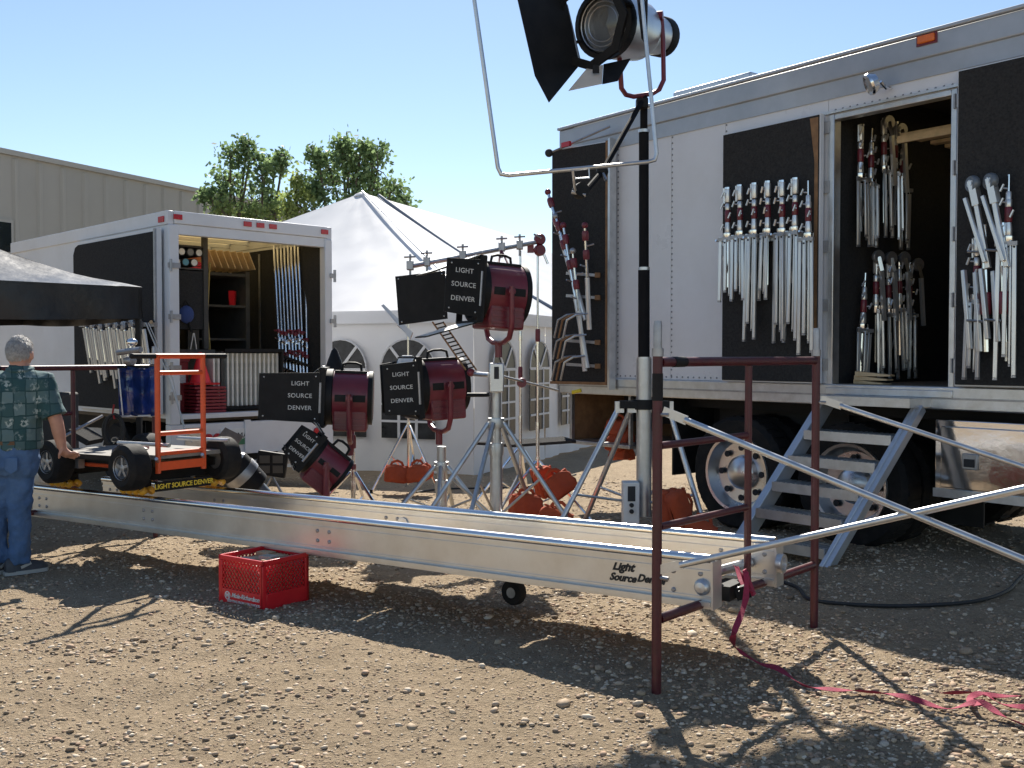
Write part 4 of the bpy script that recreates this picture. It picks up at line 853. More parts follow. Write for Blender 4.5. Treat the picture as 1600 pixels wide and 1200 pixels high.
def beam(off, ext, label):
    t = thing('track_beam', label, 'beam', N0+bp_*off, group='dolly track beams')
    a = N0+bp_*off; b = N1+bp_*off+bd_*ext; d = (b-a).normalized(); n = V((d.y,-d.x,0)).normalized(); up = n.cross(d)*-1
    if up.z < 0: up = -up
    def bar(name, y0, z0, w, h, mt=ALUB, par=None, e0=0, e1=0, bev=0): return obj(name, MB().bar(a+n*y0+up*z0+d*e0, b+n*y0+up*z0-d*e1, w, h, up), mt, par or t, True, bev=bev)
    web = bar('web', 0, BH*.5, .012, BH-.02)
    bar('bottom_flange', -.02, .008, .075, .016); bar('bottom_lip', .022, .026, .03, .02); bar('groove_strip', .009, .052, .008, .008); bar('upper_strip', .009, BH-.05, .008, .01)
    bar('top_flange', -.012, BH-.012, .06, .016)
    obj('top_rail', MB().tube(a+up*(BH+.006), b+up*(BH+.006), .024, n=14), mat('polished track tube', (.75,.75,.75), .2, 1., .05, 5), t, True)
    bar('rear_web', -.045, BH*.5, .006, BH-.05)
    m = MB().bar(b-d*.012, b+d*.002, .1, .0, up) if False else None
    obj('end_plate', MB().bar(b+up*(BH*.5)-n*.02+d*.001, b+up*(BH*.5)-n*.02+d*.012, .1, BH+.0, up), ALUB, t, True)
    L = (b-a).length
    for s in (L-.06, L-.2, L-.3, 1.45, 1.55, 3.2, 3.3, .1, .2):
        for z in ((.07,.16) if s > L-.5 else (.09,.15)):
            obj('bolt', MB().lathe([(.012,0),(.012,.005),(.006,.009),(0,.009)], a+d*s+up*z+n*.006, n, 8), STEEL, t, True)
    return t, a, b, d, n, up
t1, a, b, d, n, up = beam(0, 0, 'near aluminium track beam lettered along its right end')
text('lettering', 'Light', LETB, t1, b-d*.475+up*.15+n*.0085, d, up, .06, shear=.4, off=.0022, world=True)
text('lettering', 'Source', LETB, t1, b-d*.478+up*.095+n*.0085, d, up, .052, shear=.4, off=.002, world=True)
text('lettering', 'Denver', LETB, t1, b-d*.318+up*.103+n*.0085, d, up, .052, shear=.4, off=.002, world=True)
obj('end_tube', MB().tube(b-d*.07+up*.12+n*.0, b-d*.07+up*.12-n*.18, .035, n=14), ALU, t1, True); obj('end_boss', MB().lathe([(.04,0),(.04,.012),(.025,.03),(0,.034)], b-d*.05+up*.1+n*.006, n, 12), ALU, t1, True)
t2, a2, b2, d2_, n2, up2 = beam(GA, .07, 'far aluminium track beam running parallel behind the near one')
obj('end_socket', MB().lathe([(.05,0),(.05,.03),(.034,.03),(.03,.01),(0,.01)], b2+d2_*.012+up2*.12, d2_, 14), ALU, t2, True)
obj('web_ring', MB().lathe([(.045,0),(.045,.01),(.03,.012),(0,.008)], a2+d2_*3.35+up2*.12+n2*.006, n2, 14), ALU, t2, True)
sp = thing('spreader_pipe', 'silver spreader pipe joining the two beams near their right ends', 'pipe', b+up*.12-d*.12); obj('pipe', MB().tube(b+up*.13-d*.1-n*.06, b2+up*.11-d*.14+n*.02, .026), ALU, sp, True); obj('clamp', MB().bar(b+up*.05-d*.02-n*.12, b+up*.05-d*.02-n*.3, .1, .07), BLK, sp, True); obj('clamp_bolt', MB().lathe([(.018,0),(.018,.02),(0,.022)], b+up*.055+d*.032-n*.2, d, 8), CHR, sp, True)
bc_ = None
def brace(a, b, label):
    t = thing('cross_brace', label, 'brace', a, group='scaffold cross braces'); a, b = V(a), V(b); d = (b-a).normalized()
    obj('tube', MB().tube(a+d*.09, b-d*.09, .0145, n=12), ALU, t, True)
    for p, s in ((a,1),(b,-1)): obj('flat_end', MB().bar(p-d*.02*s, p+d*.1*s, .006, .04, (0,0,1)), ALU, t, True)
fo = V((sdv.y,-sdv.x,0))*.05
if fo.y > 0: fo = -fo
nz = lambda p, z: V((p.x, p.y, z))
q1 = s0+bd_*2.2; q2_ = s1+bd_*2.2
brace(nz(s0+fo,1.25), nz(q1+fo,.5), 'silver brace slanting down right from the near scaffold leg top')
brace(nz(s0+fo*.6,.56), nz(q1+fo*.6,1.27), 'silver brace rising right from the near scaffold leg foot')
brace(nz(s1+fo,1.25), nz(q2_+fo,.58), 'silver brace slanting down right from the rear scaffold leg')
# plywood boards added low between the beams, mostly hidden, to widen their ground shadow
for i, (f0_, f1_) in enumerate(((.20,.395),(.40,.595),(.60,.795),(.80,.985))):
    pb0, pb1 = N0.lerp(N1,f0_)+bp_*GA*.5+V((0,0,.03)), N0.lerp(N1,f1_)+bp_*GA*.5+V((0,0,.03))
    t = obj('shadow_board', MB().bar((0,0,0), pb1-pb0, GA-.11, .02), WOOD, None, bev=.002); t.matrix_basis = Matrix.Translation(pb0); tag(t, '%s added plywood board from the left, widening the shadow of the beams' % ['first','second','third','fourth'][i], 'board', 'added shadow boards between the beams')
# caster under the near beam
cs_ = P(803, 918, 6.15); ct = thing('support_trolley', 'small black support wheel peeking out under the near beam', 'wheel', (cs_.x, cs_.y, 0)); obj('tyre', MB().lathe([(.03,-.03),(.07,-.032),(.08,-.015),(.08,.015),(.07,.032),(.03,.03)], (cs_.x, cs_.y, .07), bp_, 18), RUB, ct, True); obj('hub', MB().lathe([(.032,-.034),(.032,.034)], (cs_.x, cs_.y, .07), bp_, 12), STEEL, ct, True); obj('fork', MB().bar((cs_.x, cs_.y, .05),(cs_.x, cs_.y, .26), .07,.05, bp_), BLK, ct, True)
# ================================================================ ratchet strap
rp = b+bd_*.03
stp = thing('ratchet_strap', 'maroon ratchet strap tied at the beam end and trailing across the gravel', 'strap', (rp.x, rp.y, 0))
def ribbon(pts, wd, side=None):
    pts = [V(p) for p in pts]; out = []
    for i in range(len(pts)-1):                       # Catmull-Rom
        p0 = pts[max(i-1,0)]; p1 = pts[i]; p2 = pts[i+1]; p3 = pts[min(i+2,len(pts)-1)]
        for k in range(8):
            t = k/8; out.append(.5*((2*p1)+(p2-p0)*t+(2*p0-5*p1+4*p2-p3)*t*t+(-p0+3*p1-3*p2+p3)*t**3))
    out.append(pts[-1]); m = MB(); vs = []; fs = []; n = len(out)
    for i, p in enumerate(out):
        d = (out[min(i+1,n-1)]-out[max(i-1,0)]).normalized(); hz_ = d.cross(V((0,0,1)))
        if hz_.length < .35: hz_ = V((.8,-.6,0))
        hz_.normalize(); tw_ = .55*math.sin(i*.37)+.25*math.sin(i*.11+1)
        s_ = (hz_*math.cos(tw_)+V((0,0,1))*math.sin(tw_)).normalized()*wd/2; up_ = s_.cross(d).normalized()*.0012
        vs += [p-s_-up_, p+s_-up_, p+s_+up_, p-s_+up_]
    for i in range(n-1):
        for j in range(4): fs.append((i*4+j, i*4+(j+1) % 4, (i+1)*4+(j+1) % 4, (i+1)*4+j))
    return m.add(vs, fs)
def gp(u, v, h=.014): p = G(u, v); return V((p.x, p.y, h+p.z+float(relief(np.array(p.x), np.array(p.y)))))
obj('webbing', ribbon([P(1165,893,4.85), P(1166,930,4.8), P(1158,960,4.75), P(1145,995,4.68), gp(1150,1030,.05), gp(1185,1040,.03), gp(1215,1052,.04), gp(1255,1075,.02), gp(1300,1082,.03), gp(1360,1085,.02), gp(1420,1096,.03), gp(1480,1108,.02), gp(1530,1108,.045), gp(1570,1122,.02), gp(1640,1150,.02)], .03), STRAP, stp, True)
obj('webbing', ribbon([gp(1470,1086,.02), gp(1520,1088,.03), gp(1570,1090,.02), gp(1650,1095,.03)], .03), STRAP, stp, True)
obj('webbing', ribbon([gp(1528,1112,.05), gp(1515,1098,.03), gp(1535,1092,.04), gp(1570,1104,.02), gp(1640,1112,.02)], .03), STRAP, stp, True)
obj('webbing_loop', ribbon([P(1150,885,4.9), P(1162,900,4.86), P(1172,925,4.84), P(1160,905,4.95), P(1150,886,5.05)], .04), STRAP, stp, True)
obj('ratchet', MB().bar(P(1150,928,4.9), P(1172,922,4.88), .05, .06), BLK, stp, True); obj('ratchet_handle', MB().bar(P(1163,890,4.87), P(1178,930,4.85), .045, .012), STRAP, stp, True); obj('ratchet_frame', MB().bar(P(1135,935,5.0), P(1165,925,4.9), .04, .03), STEEL, stp, True)
# black cables on the ground
def cable(pts, r=.012):
    pts = [V(p) for p in pts]; out = []
    for i in range(len(pts)-1):
        p0 = pts[max(i-1,0)]; p1 = pts[i]; p2 = pts[i+1]; p3 = pts[min(i+2,len(pts)-1)]
        for k in range(8):
            t = k/8; out.append(.5*((2*p1)+(p2-p0)*t+(2*p0-5*p1+4*p2-p3)*t*t+(-p0+3*p1-3*p2+p3)*t**3))
    return MB().path(out+[pts[-1]], r, 8)
tag(obj('power_cable', cable([gp(1225,912), gp(1248,922), gp(1262,938), gp(1300,946), gp(1380,948), gp(1460,950), gp(1530,945), gp(1575,930), gp(1600,905), gp(1640,895)], .012), CAB, None), 'black power cable curving on shaded gravel behind the scaffold leg', 'cable')
tag(obj('power_cable', cable([gp(640,772), gp(690,766), gp(760,764), gp(830,760), gp(900,742)], .011), CAB, None), 'black cable lying behind the lamp stands', 'cable')
# ================================================================ dolly on the track
def bq(u_, h, off=0):                      # point above the near beam at photo column u, off towards the far beam
    k = (u_-800)/1600; s = (k*N0.y-N0.x)/(bd_.x-k*bd_.y); p = N0+bd_*s; return p+bp_*off+V((0,0,h))
TPZ = BH+.03
pL, pR = bq(100, 0), bq(213, 0); dl = (pR-pL).length
dol = thing('camera_dolly', 'flat camera dolly with pneumatic tyres and orange push frame on the beams', 'dolly', pL)
def dp(s, o, h): return pL+bd_*s+bp_*o+V((0,0,TPZ+h))
for s in (0, dl):
    for o in (0, GA):
        m = obj('skate', MB().bar(dp(s-.1,o,.085), dp(s+.1,o,.085), .09, .05), BLK, dol, True)
        for k in range(4):
            for sg in (-1, 1):
                c = dp(s-.11+k*.073, o+sg*.035, .035); ax = (bp_*sg+V((0,0,1))*.9).normalized()
                obj('skate_wheel', MB().lathe([(.01,-.018),(.027,-.018),(.031,-.01),(.031,.01),(.027,.018),(.0,.018)], c, ax, 14), YEL, m, True); obj('axle_bolt', MB().lathe([(.009,.0182),(.009,.026),(0,.027)], c, ax, 8), CHR, m, True)
        obj('skate_post', MB().bar(dp(s,o,.11), dp(s,o,.2), .06, .06, bd_), BLK, dol, True)
for s in (0, dl): obj('cross_member', MB().bar(dp(s,-.12,.14), dp(s,GA+.14,.14), .06, .09), BLK, dol, True)
obj('name_bar', MB().bar(dp(dl+.24,-.02,.07), dp(dl+.24,GA*.72,.07), .02, .065), BLK, dol, True)
text('lettering', 'LIGHT SOURCE DENVER', LETY, dol, dp(dl+.253,GA*.345,.07), bp_, (0,0,1), .048, off=.001, world=True, spacing=.95)
for o in (.02, GA-.02): obj('side_rail', MB().bar(dp(-.15,o,.2), dp(dl+.12,o,.2), .05, .06), BLK, dol, True)
DECK = mat('dirty white deck board', (.2,.19,.175), .75, 0, .15, 9, dirt=(.2,.17,.14), dirt_amt=.6)
dk = obj('deck', MB().prism([(-.1,-.06),(.0,-.14),(dl-.1,-.14),(dl-.1,GA+.1),(.0,GA+.1),(-.1,GA+.06)], dp(0,0,.27), bd_, bp_, .03), DECK, dol, True); obj('deck_edge', MB().bar(dp(.0,-.145,.268), dp(dl-.1,-.145,.268), .008, .036), BLK, dk, True)
obj('rear_deck', MB().prism([(dl-.09,.0),(dl+.2,.0),(dl+.2,GA),(dl-.09,GA)], dp(0,0,.275), bd_, bp_, .03), DECK, dol, True)
for s in (.1, dl+.12):
    for o in (-.14, GA+.03):
        c = dp(s,o,.215); ax = bp_*(-1 if o < 0 else 1)
        wh = obj('wheel', MB().lathe([(.075,-.07),(.13,-.085),(.16,-.06),(.165,0),(.16,.06),(.13,.085),(.075,.07)], c, ax, 28, False), RUB, dol, True)
        obj('rim', MB().lathe([(.09,.066),(.086,.078),(.076,.06),(.066,.03),(.028,.025),(.026,.065),(0,.07)], c, ax, 20, False), STEEL, wh, True)
        obj('rim_back', MB().lathe([(.08,-.06),(0,-.05)], c, ax, 16), STEEL, wh, True)
        for k in range(5):
            A_ = 6.283*k/5; x = V((0,0,1)); y = ax.cross(x); dd = x*math.cos(A_)+y*math.sin(A_); obj('spoke', MB().bar(c+dd*.025+ax*.06, c+dd*.07+ax*.06, .02, .012, ax), STEEL, wh, True)
obj('fender', MB().lathe([(.12,-.03),(.11,.02),(.06,.06),(0,.07)], dp(dl*.72,.1,.29), (0,0,1), 16), mat('dark blue plastic', (.015,.02,.06), .25), dol, True)
# orange push frame
f0, f1 = dp(dl+.2,.03,.16), dp(dl+.2,.42,.16); up3 = V((0,0,1)); HF = .83; rr = .02; lean = bd_*.0
pf = obj('push_frame_post', MB().tube(f0, f0+up3*HF, rr), ORG, dol, True); obj('push_frame_post', MB().tube(f1, f1+up3*HF, rr), ORG, dol, True)
for h in (HF, HF-.12, .28, .14): obj('push_frame_rung', MB().tube(f0+up3*h-(bp_*.02 if h == HF else V()), f1+up3*h+(bp_*.02 if h == HF else V()), .017 if h < HF else rr), ORG, dol, True)
obj('push_frame_base', MB().bar(f0+up3*.05, f1+up3*.05, .04, .06), ORG, dol, True)
for p, sg in ((f0,-1),(f1,1)): g_ = obj('grip_handle', MB().tube(p+up3*HF+bp_*sg*.01, p+up3*HF+bp_*sg*.2, .02), BLK, dol, True); obj('grip_end', MB().sphere(p+up3*HF+bp_*sg*.2, .02), BLK, g_, True)
for p in (f0, f1): obj('clamp_lever', MB().tube(p+up3*.08, p+up3*.11-bd_*-.05-bp_*.05, .012), ALU, dol, True)
for o in (.05, GA-.05): obj('side_tube', MB().tube(dp(dl-.3,o,.36), dp(dl+.3,o,.36), .015), ALU, dol, True)
obj('mechanism', MB().bar(dp(.1,-.05,.2), dp(.3,-.05,.2), .05, .07), STEEL, dol, True); obj('steering_bar', MB().tube(dp(-.1,.0,.19), dp(dl,.0,.19), .015), ORG, dol, True)
wb = obj('wood_block', MB().box((0,0,0),(.3,.12,.05)), WOOD, None); wb.matrix_basis = Matrix.Translation(dp(dl+.1,GA*.5,.215))@Matrix.Rotation(math.atan2(bp_.y,bp_.x),4,'Z'); tag(wb, 'small wooden block lying on the dolly above the lettered bar', 'block')
for i, (s, o, c, lab) in enumerate(((.55,.5,(.25,.03,.05),'small maroon tool lying on the dolly deck'),(.7,.35,(.55,.5,.4),'crumpled paper lying on the dolly deck'))):
    t = obj('tool' if i == 0 else 'paper', MB().bar((-.06,0,.012),(.06,.02,.014),.03,.02) if i == 0 else MB().sphere((0,0,.015),.06,(1,.7,.3),8,5), mat('deck thing %d' % i, c, .6), None); t.matrix_basis = Matrix.Translation(dp(s*dl,o*GA,.286)); tag(t, lab, 'tool' if i == 0 else 'paper')
# ================================================================ red milk crate with blocks
g1_ = G(411, 957); cr0 = V((g1_.x, g1_.y, 0)); cL = G(335, 945); cRr = G(480, 940)
cx_ = V((cRr.x-cr0.x, cRr.y-cr0.y, 0)); cx_ = (cx_).normalized(); cy_ = V((-cx_.y, cx_.x, 0))
zz0 = gz(0, cr0.y)+.0
crt = thing('milk_crate', 'red plastic milk crate with white lettering under the near beam', 'crate', (cr0.x, cr0.y, zz0), math.atan2(cx_.y, cx_.x))
CWX = .37; CWY = .40; CH = .3
def side(o, ex, ln, lettered):
    o, ex = V(o), V(ex); inn = V((-ex.y, ex.x, 0)); w_ = .008
    def bx(a0, a1, z0, z1, t=.012): return MB().add([o+ex*a+inn*i_+V((0,0,z)) for z in (z0,z1) for a, i_ in ((a0,0),(a1,0),(a1,t),(a0,t))], [(0,3,2,1),(4,5,6,7),(0,1,5,4),(1,2,6,5),(2,3,7,6),(3,0,4,7)])
    pn = obj('side_panel', bx(.03,ln-.03,0.002,.1), REDP, crt, bev=.003)
    obj('rim', bx(.0,ln,CH-.028,CH,.016), REDP, crt, bev=.003)
    obj('corner_post', bx(.0,.03,0,CH-.0285,.02), REDP, crt, bev=.003); obj('corner_post', bx(ln-.03,ln-.0005,0,CH-.0285,.02), REDP, crt, bev=.003)
    lat = MB(); n = 11; z0, z1 = .1, CH-.028; hgt = z1-z0; wid = ln-.06
    for k in range(-8, n+8):
        for sg in (-1, 1):
            x0 = .03+k*wid/n; x1 = x0+sg*hgt*.8
            za, zb = z0, z1; xa, xb = x0, x1
            lo, hi = .03, ln-.03
            if (xa < lo and xb < lo) or (xa > hi and xb > hi): continue
            def clip(xa, za, xb, zb):
                if xa < lo: t = (lo-xa)/(xb-xa); za = za+(zb-za)*t; xa = lo
                if xa > hi: t = (hi-xa)/(xb-xa); za = za+(zb-za)*t; xa = hi
                return xa, za
            xa2, za2 = clip(xa,za,xb,zb); xb2, zb2 = clip(xb,zb,xa,za)
            if abs(xa2-xb2) < .004: continue
            lat.bar(o+ex*xa2+inn*(.006 if sg > 0 else .0045)+V((0,0,za2)), o+ex*xb2+inn*(.006 if sg > 0 else .0045)+V((0,0,zb2)), .006, .008, inn)
    obj('lattice', lat, REDP, crt, kind='stuff')
    return o, ex, inn
side((0,0,0),(1,0,0),CWX,False); o_, ex_, in_ = side((0,CWY,0),(0,-1,0),CWY,True); side((CWX,CWY,0),(-1,0,0),CWX,False); side((CWX,0,0),(0,1,0),CWY,False)
obj('bottom', MB().bb(.02,CWX-.02,.02,CWY-.02,.01,.02), REDP, crt)
ln = CWY
lg = obj('logo_disc', MB().lathe([(.026,0),(.026,.001)], V(o_)+V(ex_)*.085-V(in_)*.0015+V((0,0,.06)), -V(in_), 24), LETW, crt); obj('logo_cut', MB().lathe([(.019,0),(.019,.001)], V(o_)+V(ex_)*.085-V(in_)*.0028+V((0,0,.06)), -V(in_), 20), REDP, lg)
text('logo_letters', 'M', LETW, lg, V(o_)+V(ex_)*.085-V(in_)*.004+V((0,0,.06)), ex_, (0,0,1), .04, off=.0015)
text('lettering', 'Mole-Richardson', LETW, crt, V(o_)+V(ex_)*.245-V(in_)*.002+V((0,0,.066)), ex_, (0,0,1), .039, shear=.35, off=.0008, spacing=.93); text('lettering', 'LIGHTING FROM HOLLYWOOD', LETW, crt, V(o_)+V(ex_)*.23-V(in_)*.002+V((0,0,.03)), ex_, (0,0,1), .0215, off=.0004, spacing=.93)
k = 0
for i in range(4):
    for j in range(3):
        hgt = .045 + .008*((i*7+j*5) % 4)
        wbk = obj('wood_block', MB().bb(-.036,.036,-.052,.052,0,.19+hgt), WOOD if (i+j) % 3 else mat('grey weathered wood', (.45,.4,.33), .8, 0, .2, 20), None); wbk.matrix_basis = crt.matrix_basis@Matrix.Translation((.065+i*.08,.085+j*.115,.0205))@Matrix.Rotation(random.uniform(-.04,.04),4,'Z')
        tag(wbk, 'short pale wood block packed upright in the red milk crate', 'block', 'wood blocks in the milk crate')
# ================================================================ film lamps and stands
ZINC = mat('galvanised stand tube', (.55,.56,.56), .4, .85, .12, 10, dirt=(.35,.34,.32), dirt_amt=.4)
INNER = mat('silver leaf inside', (.7,.69,.66), .45, .3, .1, 10)
LENS = mat('fresnel lens glass', (.25,.27,.3), .08, 0, .1, 5)
def lamp(label, pos, az, tilt, R_=.29, L_=.42, leaves=(), leaf=.42, yaw_drop=.0, txt=True, down=True, txs=.085, band=True, name='fresnel_lamp', cat='lamp'):
    # local x: beam direction, z up, y to the side seen by the camera when the lamp faces left
    rot = Matrix.Rotation(az,3,'Z')@Matrix.Rotation(-tilt,3,'Y'); yrot = Matrix.Rotation(az,3,'Z')
    t = thing(name, label, cat, pos, rot=rot, group='maroon film lamps')
    body = obj('housing', MB().lathe([(R_*.86,-L_*.5),(R_,-L_*.46),(R_,L_*.42),(R_*.97,L_*.5)], (0,0,.04), (1,0,0), 32), MAR, t)
    obj('lower_housing', MB().bb(-L_*.44,L_*.40,-R_*.86,R_*.86,-R_*1.08,-R_*.2), MAR, t, bev=.02)
    for k in range(3): obj('vent_fin', MB().bb(-L_*.40,L_*.36,R_*.862,R_*.90,-R_*(.42+.22*k)-.012,-R_*(.42+.22*k)+.008), MAR, t)
    obj('seam_plate', MB().bb(-L_*.3,L_*.3,R_*.865,R_*.885,-R_*1.02,-R_*.93), MAR, t)
    obj('rear_ring', MB().lathe([(R_*.8,-L_*.56),(R_*1.03,-L_*.54),(R_*1.03,-L_*.44),(R_*1.0,-L_*.43)], (0,0,.04), (1,0,0), 32), BLK, t)
    obj('back_plate', MB().lathe([(0,-L_*.57),(R_*.8,-L_*.561)], (0,0,.04), (1,0,0), 32, False), MAR, t)
    obj('front_ring', MB().lathe([(R_*1.0,L_*.42),(R_*1.07,L_*.44),(R_*1.07,L_*.62),(R_*.95,L_*.64),(R_*.9,L_*.5)], (0,0,.04), (1,0,0), 32, False), BLK, t)
    ln_ = obj('lens', MB().lathe([(R_*.93,L_*.5),(R_*.8,L_*.53),(R_*.5,L_*.58),(0,L_*.6)], (0,0,.04), (1,0,0), 28, False), LENS, t)
    for k in range(5): obj('lens_ridge', MB().lathe([(R_*(.2+.15*k),L_*.605-.02*k),(R_*(.2+.15*k)+.01,L_*.615-.02*k),(R_*(.2+.15*k)+.02,L_*.6-.02*k)], (0,0,.04), (1,0,0), 24, False), LENS, ln_)
    if band:
        for x0, x1 in ((-L_*.38,-L_*.08),(L_*.1,L_*.36)):
            for sg in (1,-1):
                bmb = MB().add([(x, sg*(R_+.003)*math.cos(a_), .04+(R_+.003)*math.sin(a_)) for a_ in (-.13,0,.13) for x in (x0,x1)], [(0,1,3,2),(2,3,5,4)]); obj('black_band', bmb, BLK, t)
    obj('handle', MB().path([(-L_*.25,0,R_+.04),(-L_*.22,0,R_+.1),(-L_*.1,0,R_+.115),(L_*.1,0,R_+.115),(L_*.22,0,R_+.1),(L_*.25,0,R_+.04)], .011, 8), BLK, t)
    obj('top_plate', MB().bb(-L_*.4,L_*.4,-.09,.09,R_+.02,R_+.046), BLK, t)
    # barn doors: square frame plus leaves
    F = R_*1.08; xf = L_*.66
    fr_ = obj('barn_door_frame', MB().bar((xf,-F,.04+F),(xf,F,.04+F),.02,.05,(1,0,0)).bar((xf,-F,.04-F),(xf,F,.04-F),.02,.05,(1,0,0)).bar((xf,-F,.04-F),(xf,-F,.04+F),.02,.05,(1,0,0)).bar((xf,F,.04-F),(xf,F,.04+F),.02,.05,(1,0,0)), BLK, t)
    for (sd_, ang, l_, w0, w1) in leaves:
        ca, sa = math.cos(ang), math.sin(ang)
        hx = {'near': V((0,1,0)), 'far': V((0,-1,0)), 'top': V((0,0,1)), 'bottom': V((0,0,-1))}[sd_]
        side_ = V((0,0,1)) if sd_ in ('near','far') else V((0,1,0))
        o_ = V((xf+.015,0,.04))+hx*(F+.012); dirv = V((1,0,0))*ca+hx*sa
        poly = [(0,-w0/2),(l_,-w1/2),(l_,w1/2),(0,w0/2)]
        lf_ = obj('barn_door', MB().prism(poly, o_, dirv, side_, .01), BLK, t, bev=.002)
        nrm = dirv.cross(side_).normalized()
        if nrm.dot(hx*ca-V((1,0,0))*sa) < 0: nrm = -nrm        # outward normal
        if sd_ in ('top','bottom'): [obj('silver_lining', MB().prism([(.02,-w0/2+.02),(l_-.02,-w1/2+.02),(l_-.02,w1/2-.02),(.02,w0/2-.02)], o_+nrm*.0065*e_, dirv, side_, .002), INNER, lf_) for e_ in ((-1,1) if sd_ == 'top' else (-1,))]
        obj('hinge', MB().tube(o_-side_*w0*.3, o_+side_*w0*.3, .012, n=8), STEEL, lf_)
        for a_, b_ in ((.04,-.42),(.04,.42),(l_-.04,-.42),(l_-.04,.42)): obj('rivet', MB().lathe([(.008,0),(.005,.004),(0,.005)], o_+dirv*a_+side_*(b_*(w0 if a_ < .1 else w1))+nrm*.005, nrm, 6), ALU, lf_)
        if sd_ == 'near' and txt:
            for k, wd in enumerate(('LIGHT','SOURCE','DENVER')):
                text('lettering', wd, LETW, lf_, o_+dirv*(l_*.5 if l_ < .5 else l_*.33)+V((0,0,.135-.12*k))*(w0/.5)+nrm*.0055, -dirv, (0,0,1), txs*.88, off=.0003, spacing=1.05)
    # yoke (stays upright)
    yk = lambda p: rot.inverted()@(yrot@V(p))
    Y0 = R_+.055; pts = [yk(p) for p in ((0,Y0,.08),(0,Y0,-.2),(0,Y0*.97,-R_*1.05),(0,Y0*.8,-R_*1.38),(0,Y0*.45,-R_*1.52),(0,0,-R_*1.55),(0,-Y0*.45,-R_*1.52),(0,-Y0*.8,-R_*1.38),(0,-Y0*.97,-R_*1.05),(0,-Y0,-.2),(0,-Y0,.08))]
    y_ = obj('yoke', MB().path(pts, .022, 10), MAR, t)
    for sg in (1,-1): obj('pivot_knob', MB().lathe([(.03,-.03),(.03,.015),(0,.02)], yk((0,sg*Y0,.04)), yk((0,sg,0)), 10), BLK if sg < 0 else MAR, y_)
    obj('spigot', MB().tube(yk((0,0,-R_*1.5)), yk((0,0,-R_*1.5-.13)), .03, n=10), MAR, y_)
    return t
def tri_stand(label, base, top, r=.05, legs=None, hub=.9, spread=.62, collars=(), name='lamp_stand', mt=None, steps=1, legr=.017, group='lamp stands'):
    x, y = base.x, base.y; g = gz(x, y); t = thing(name, label, 'light stand', (x,y,g), group=group); mt = mt or ZINC
    zs = [g+.1]+[g+.1+(top-g-.1)*(k+1)/steps for k in range(steps)]
    for k in range(steps): obj('tube', MB().tube((x,y,zs[k]),(x,y,zs[k+1]), r*(1-.2*k), n=14), mt, t, True)
    for k in range(1, steps): obj('clamp_collar', MB().lathe([(r*1.15,-.05),(r*1.2,0),(r*1.1,.05)], (x,y,zs[k]), n=12), mt, t, True)
    hb = obj('hub', MB().lathe([(r*1.3,-.04),(r*1.4,0),(r*1.3,.04)], (x,y,g+hub), n=14), mt, t, True)
    for a in legs or (R(200), R(320), R(80)):
        f = V((x+math.cos(a)*spread, y+math.sin(a)*spread, gz(x, y+math.sin(a)*spread)+.012)); h = V((x+math.cos(a)*r*1.3, y+math.sin(a)*r*1.3, g+hub))
        l_ = obj('leg', MB().tube(h, f, legr, n=8), mt, t, True); obj('foot', MB().lathe([(legr*1.4,-.01),(legr*1.5,.03),(legr,.04)], f, (0,0,1), 8), RUB, l_, True)
        obj('leg_strut', MB().tube(h.lerp(f,.45), (x,y,g+.22), legr*.6, n=6), mt, t, True)
    for z, m_ in collars: obj('collar', MB().lathe([(r*1.25,-.06),(r*1.35,-.03),(r*1.35,.04),(r*1.2,.06)], (x,y,z), n=12), m_, t, True)
    return t
UP = math.pi
# lamp A: large, upper middle
LA = P(779, 466, 8.5)
lampA = lamp('large maroon film lamp with open barn doors, highest of the maroon four', LA, R(180+22), R(4), .24, .37, [('near',R(6),.31,.46,.42),('top',R(-24),.44,.46,.4),('bottom',R(20),.42,.46,.28)], txs=.062)
tri_stand('thick silver crank stand under the highest maroon lamp', V((LA.x-.02,LA.y,0)), LA.z-.55, .052, (R(200),R(250),R(340),R(60)), 1.02, .78, (), steps=2, legr=.02)
wn_ = P(776, 590, 8.42); obx = thing('crank_winch', 'grey winch box with crank on the thick stand', 'winch', wn_); obj('case', MB().box(wn_,(.12,.12,.24)), ALU, obx, True, bev=.01); obj('crank', MB().path([wn_+V((-.06,-.04,-.14)), wn_+V((-.2,-.05,-.14)), wn_+V((-.24,-.05,-.14))], .018, 8), BLK, obx, True); obj('slot', MB().box(wn_+V((0,-.062,.04)),(.04,.004,.1)), DARK, obx, True)
# lamp B: lower middle
LB = P(686, 609, 9.0)
lamp('medium maroon film lamp with half closed barn doors, lower middle', LB, R(180+24), R(-3), .235, .39, [('near',R(-14),.3,.46,.42),('far',R(-40),.3,.46,.42),('top',R(-62),.3,.46,.4),('bottom',R(-62),.3,.46,.4)], txs=.056)
tri_stand('silver wind-up stand under the lower middle maroon lamp', V((LB.x+.02,LB.y,0)), LB.z-.5, .05, (R(205),R(335),R(80),R(270)), .62, .62, (), steps=2, legr=.02)
# lamp C: left, big near leaf
LC = P(548, 628, 9.2)
lamp('maroon film lamp with a long lettered black leaf, left of the group', LC, R(180+6), R(2), .235, .36, [('near',R(4),.52,.44,.4),('far',R(0),.34,.42,.38),('bottom',R(-35),.34,.42,.34),('top',R(-40),.2,.42,.36)], txs=.06)
tri_stand('thin chrome stand under the leftmost upright maroon lamp', V((LC.x+.02,LC.y,0)), LC.z-.45, .02, None, .55, .55, ((P(546,735,9.2).z, MAR),(P(546,690,9.2).z, MAR)), mt=CHR, steps=2, legr=.014)
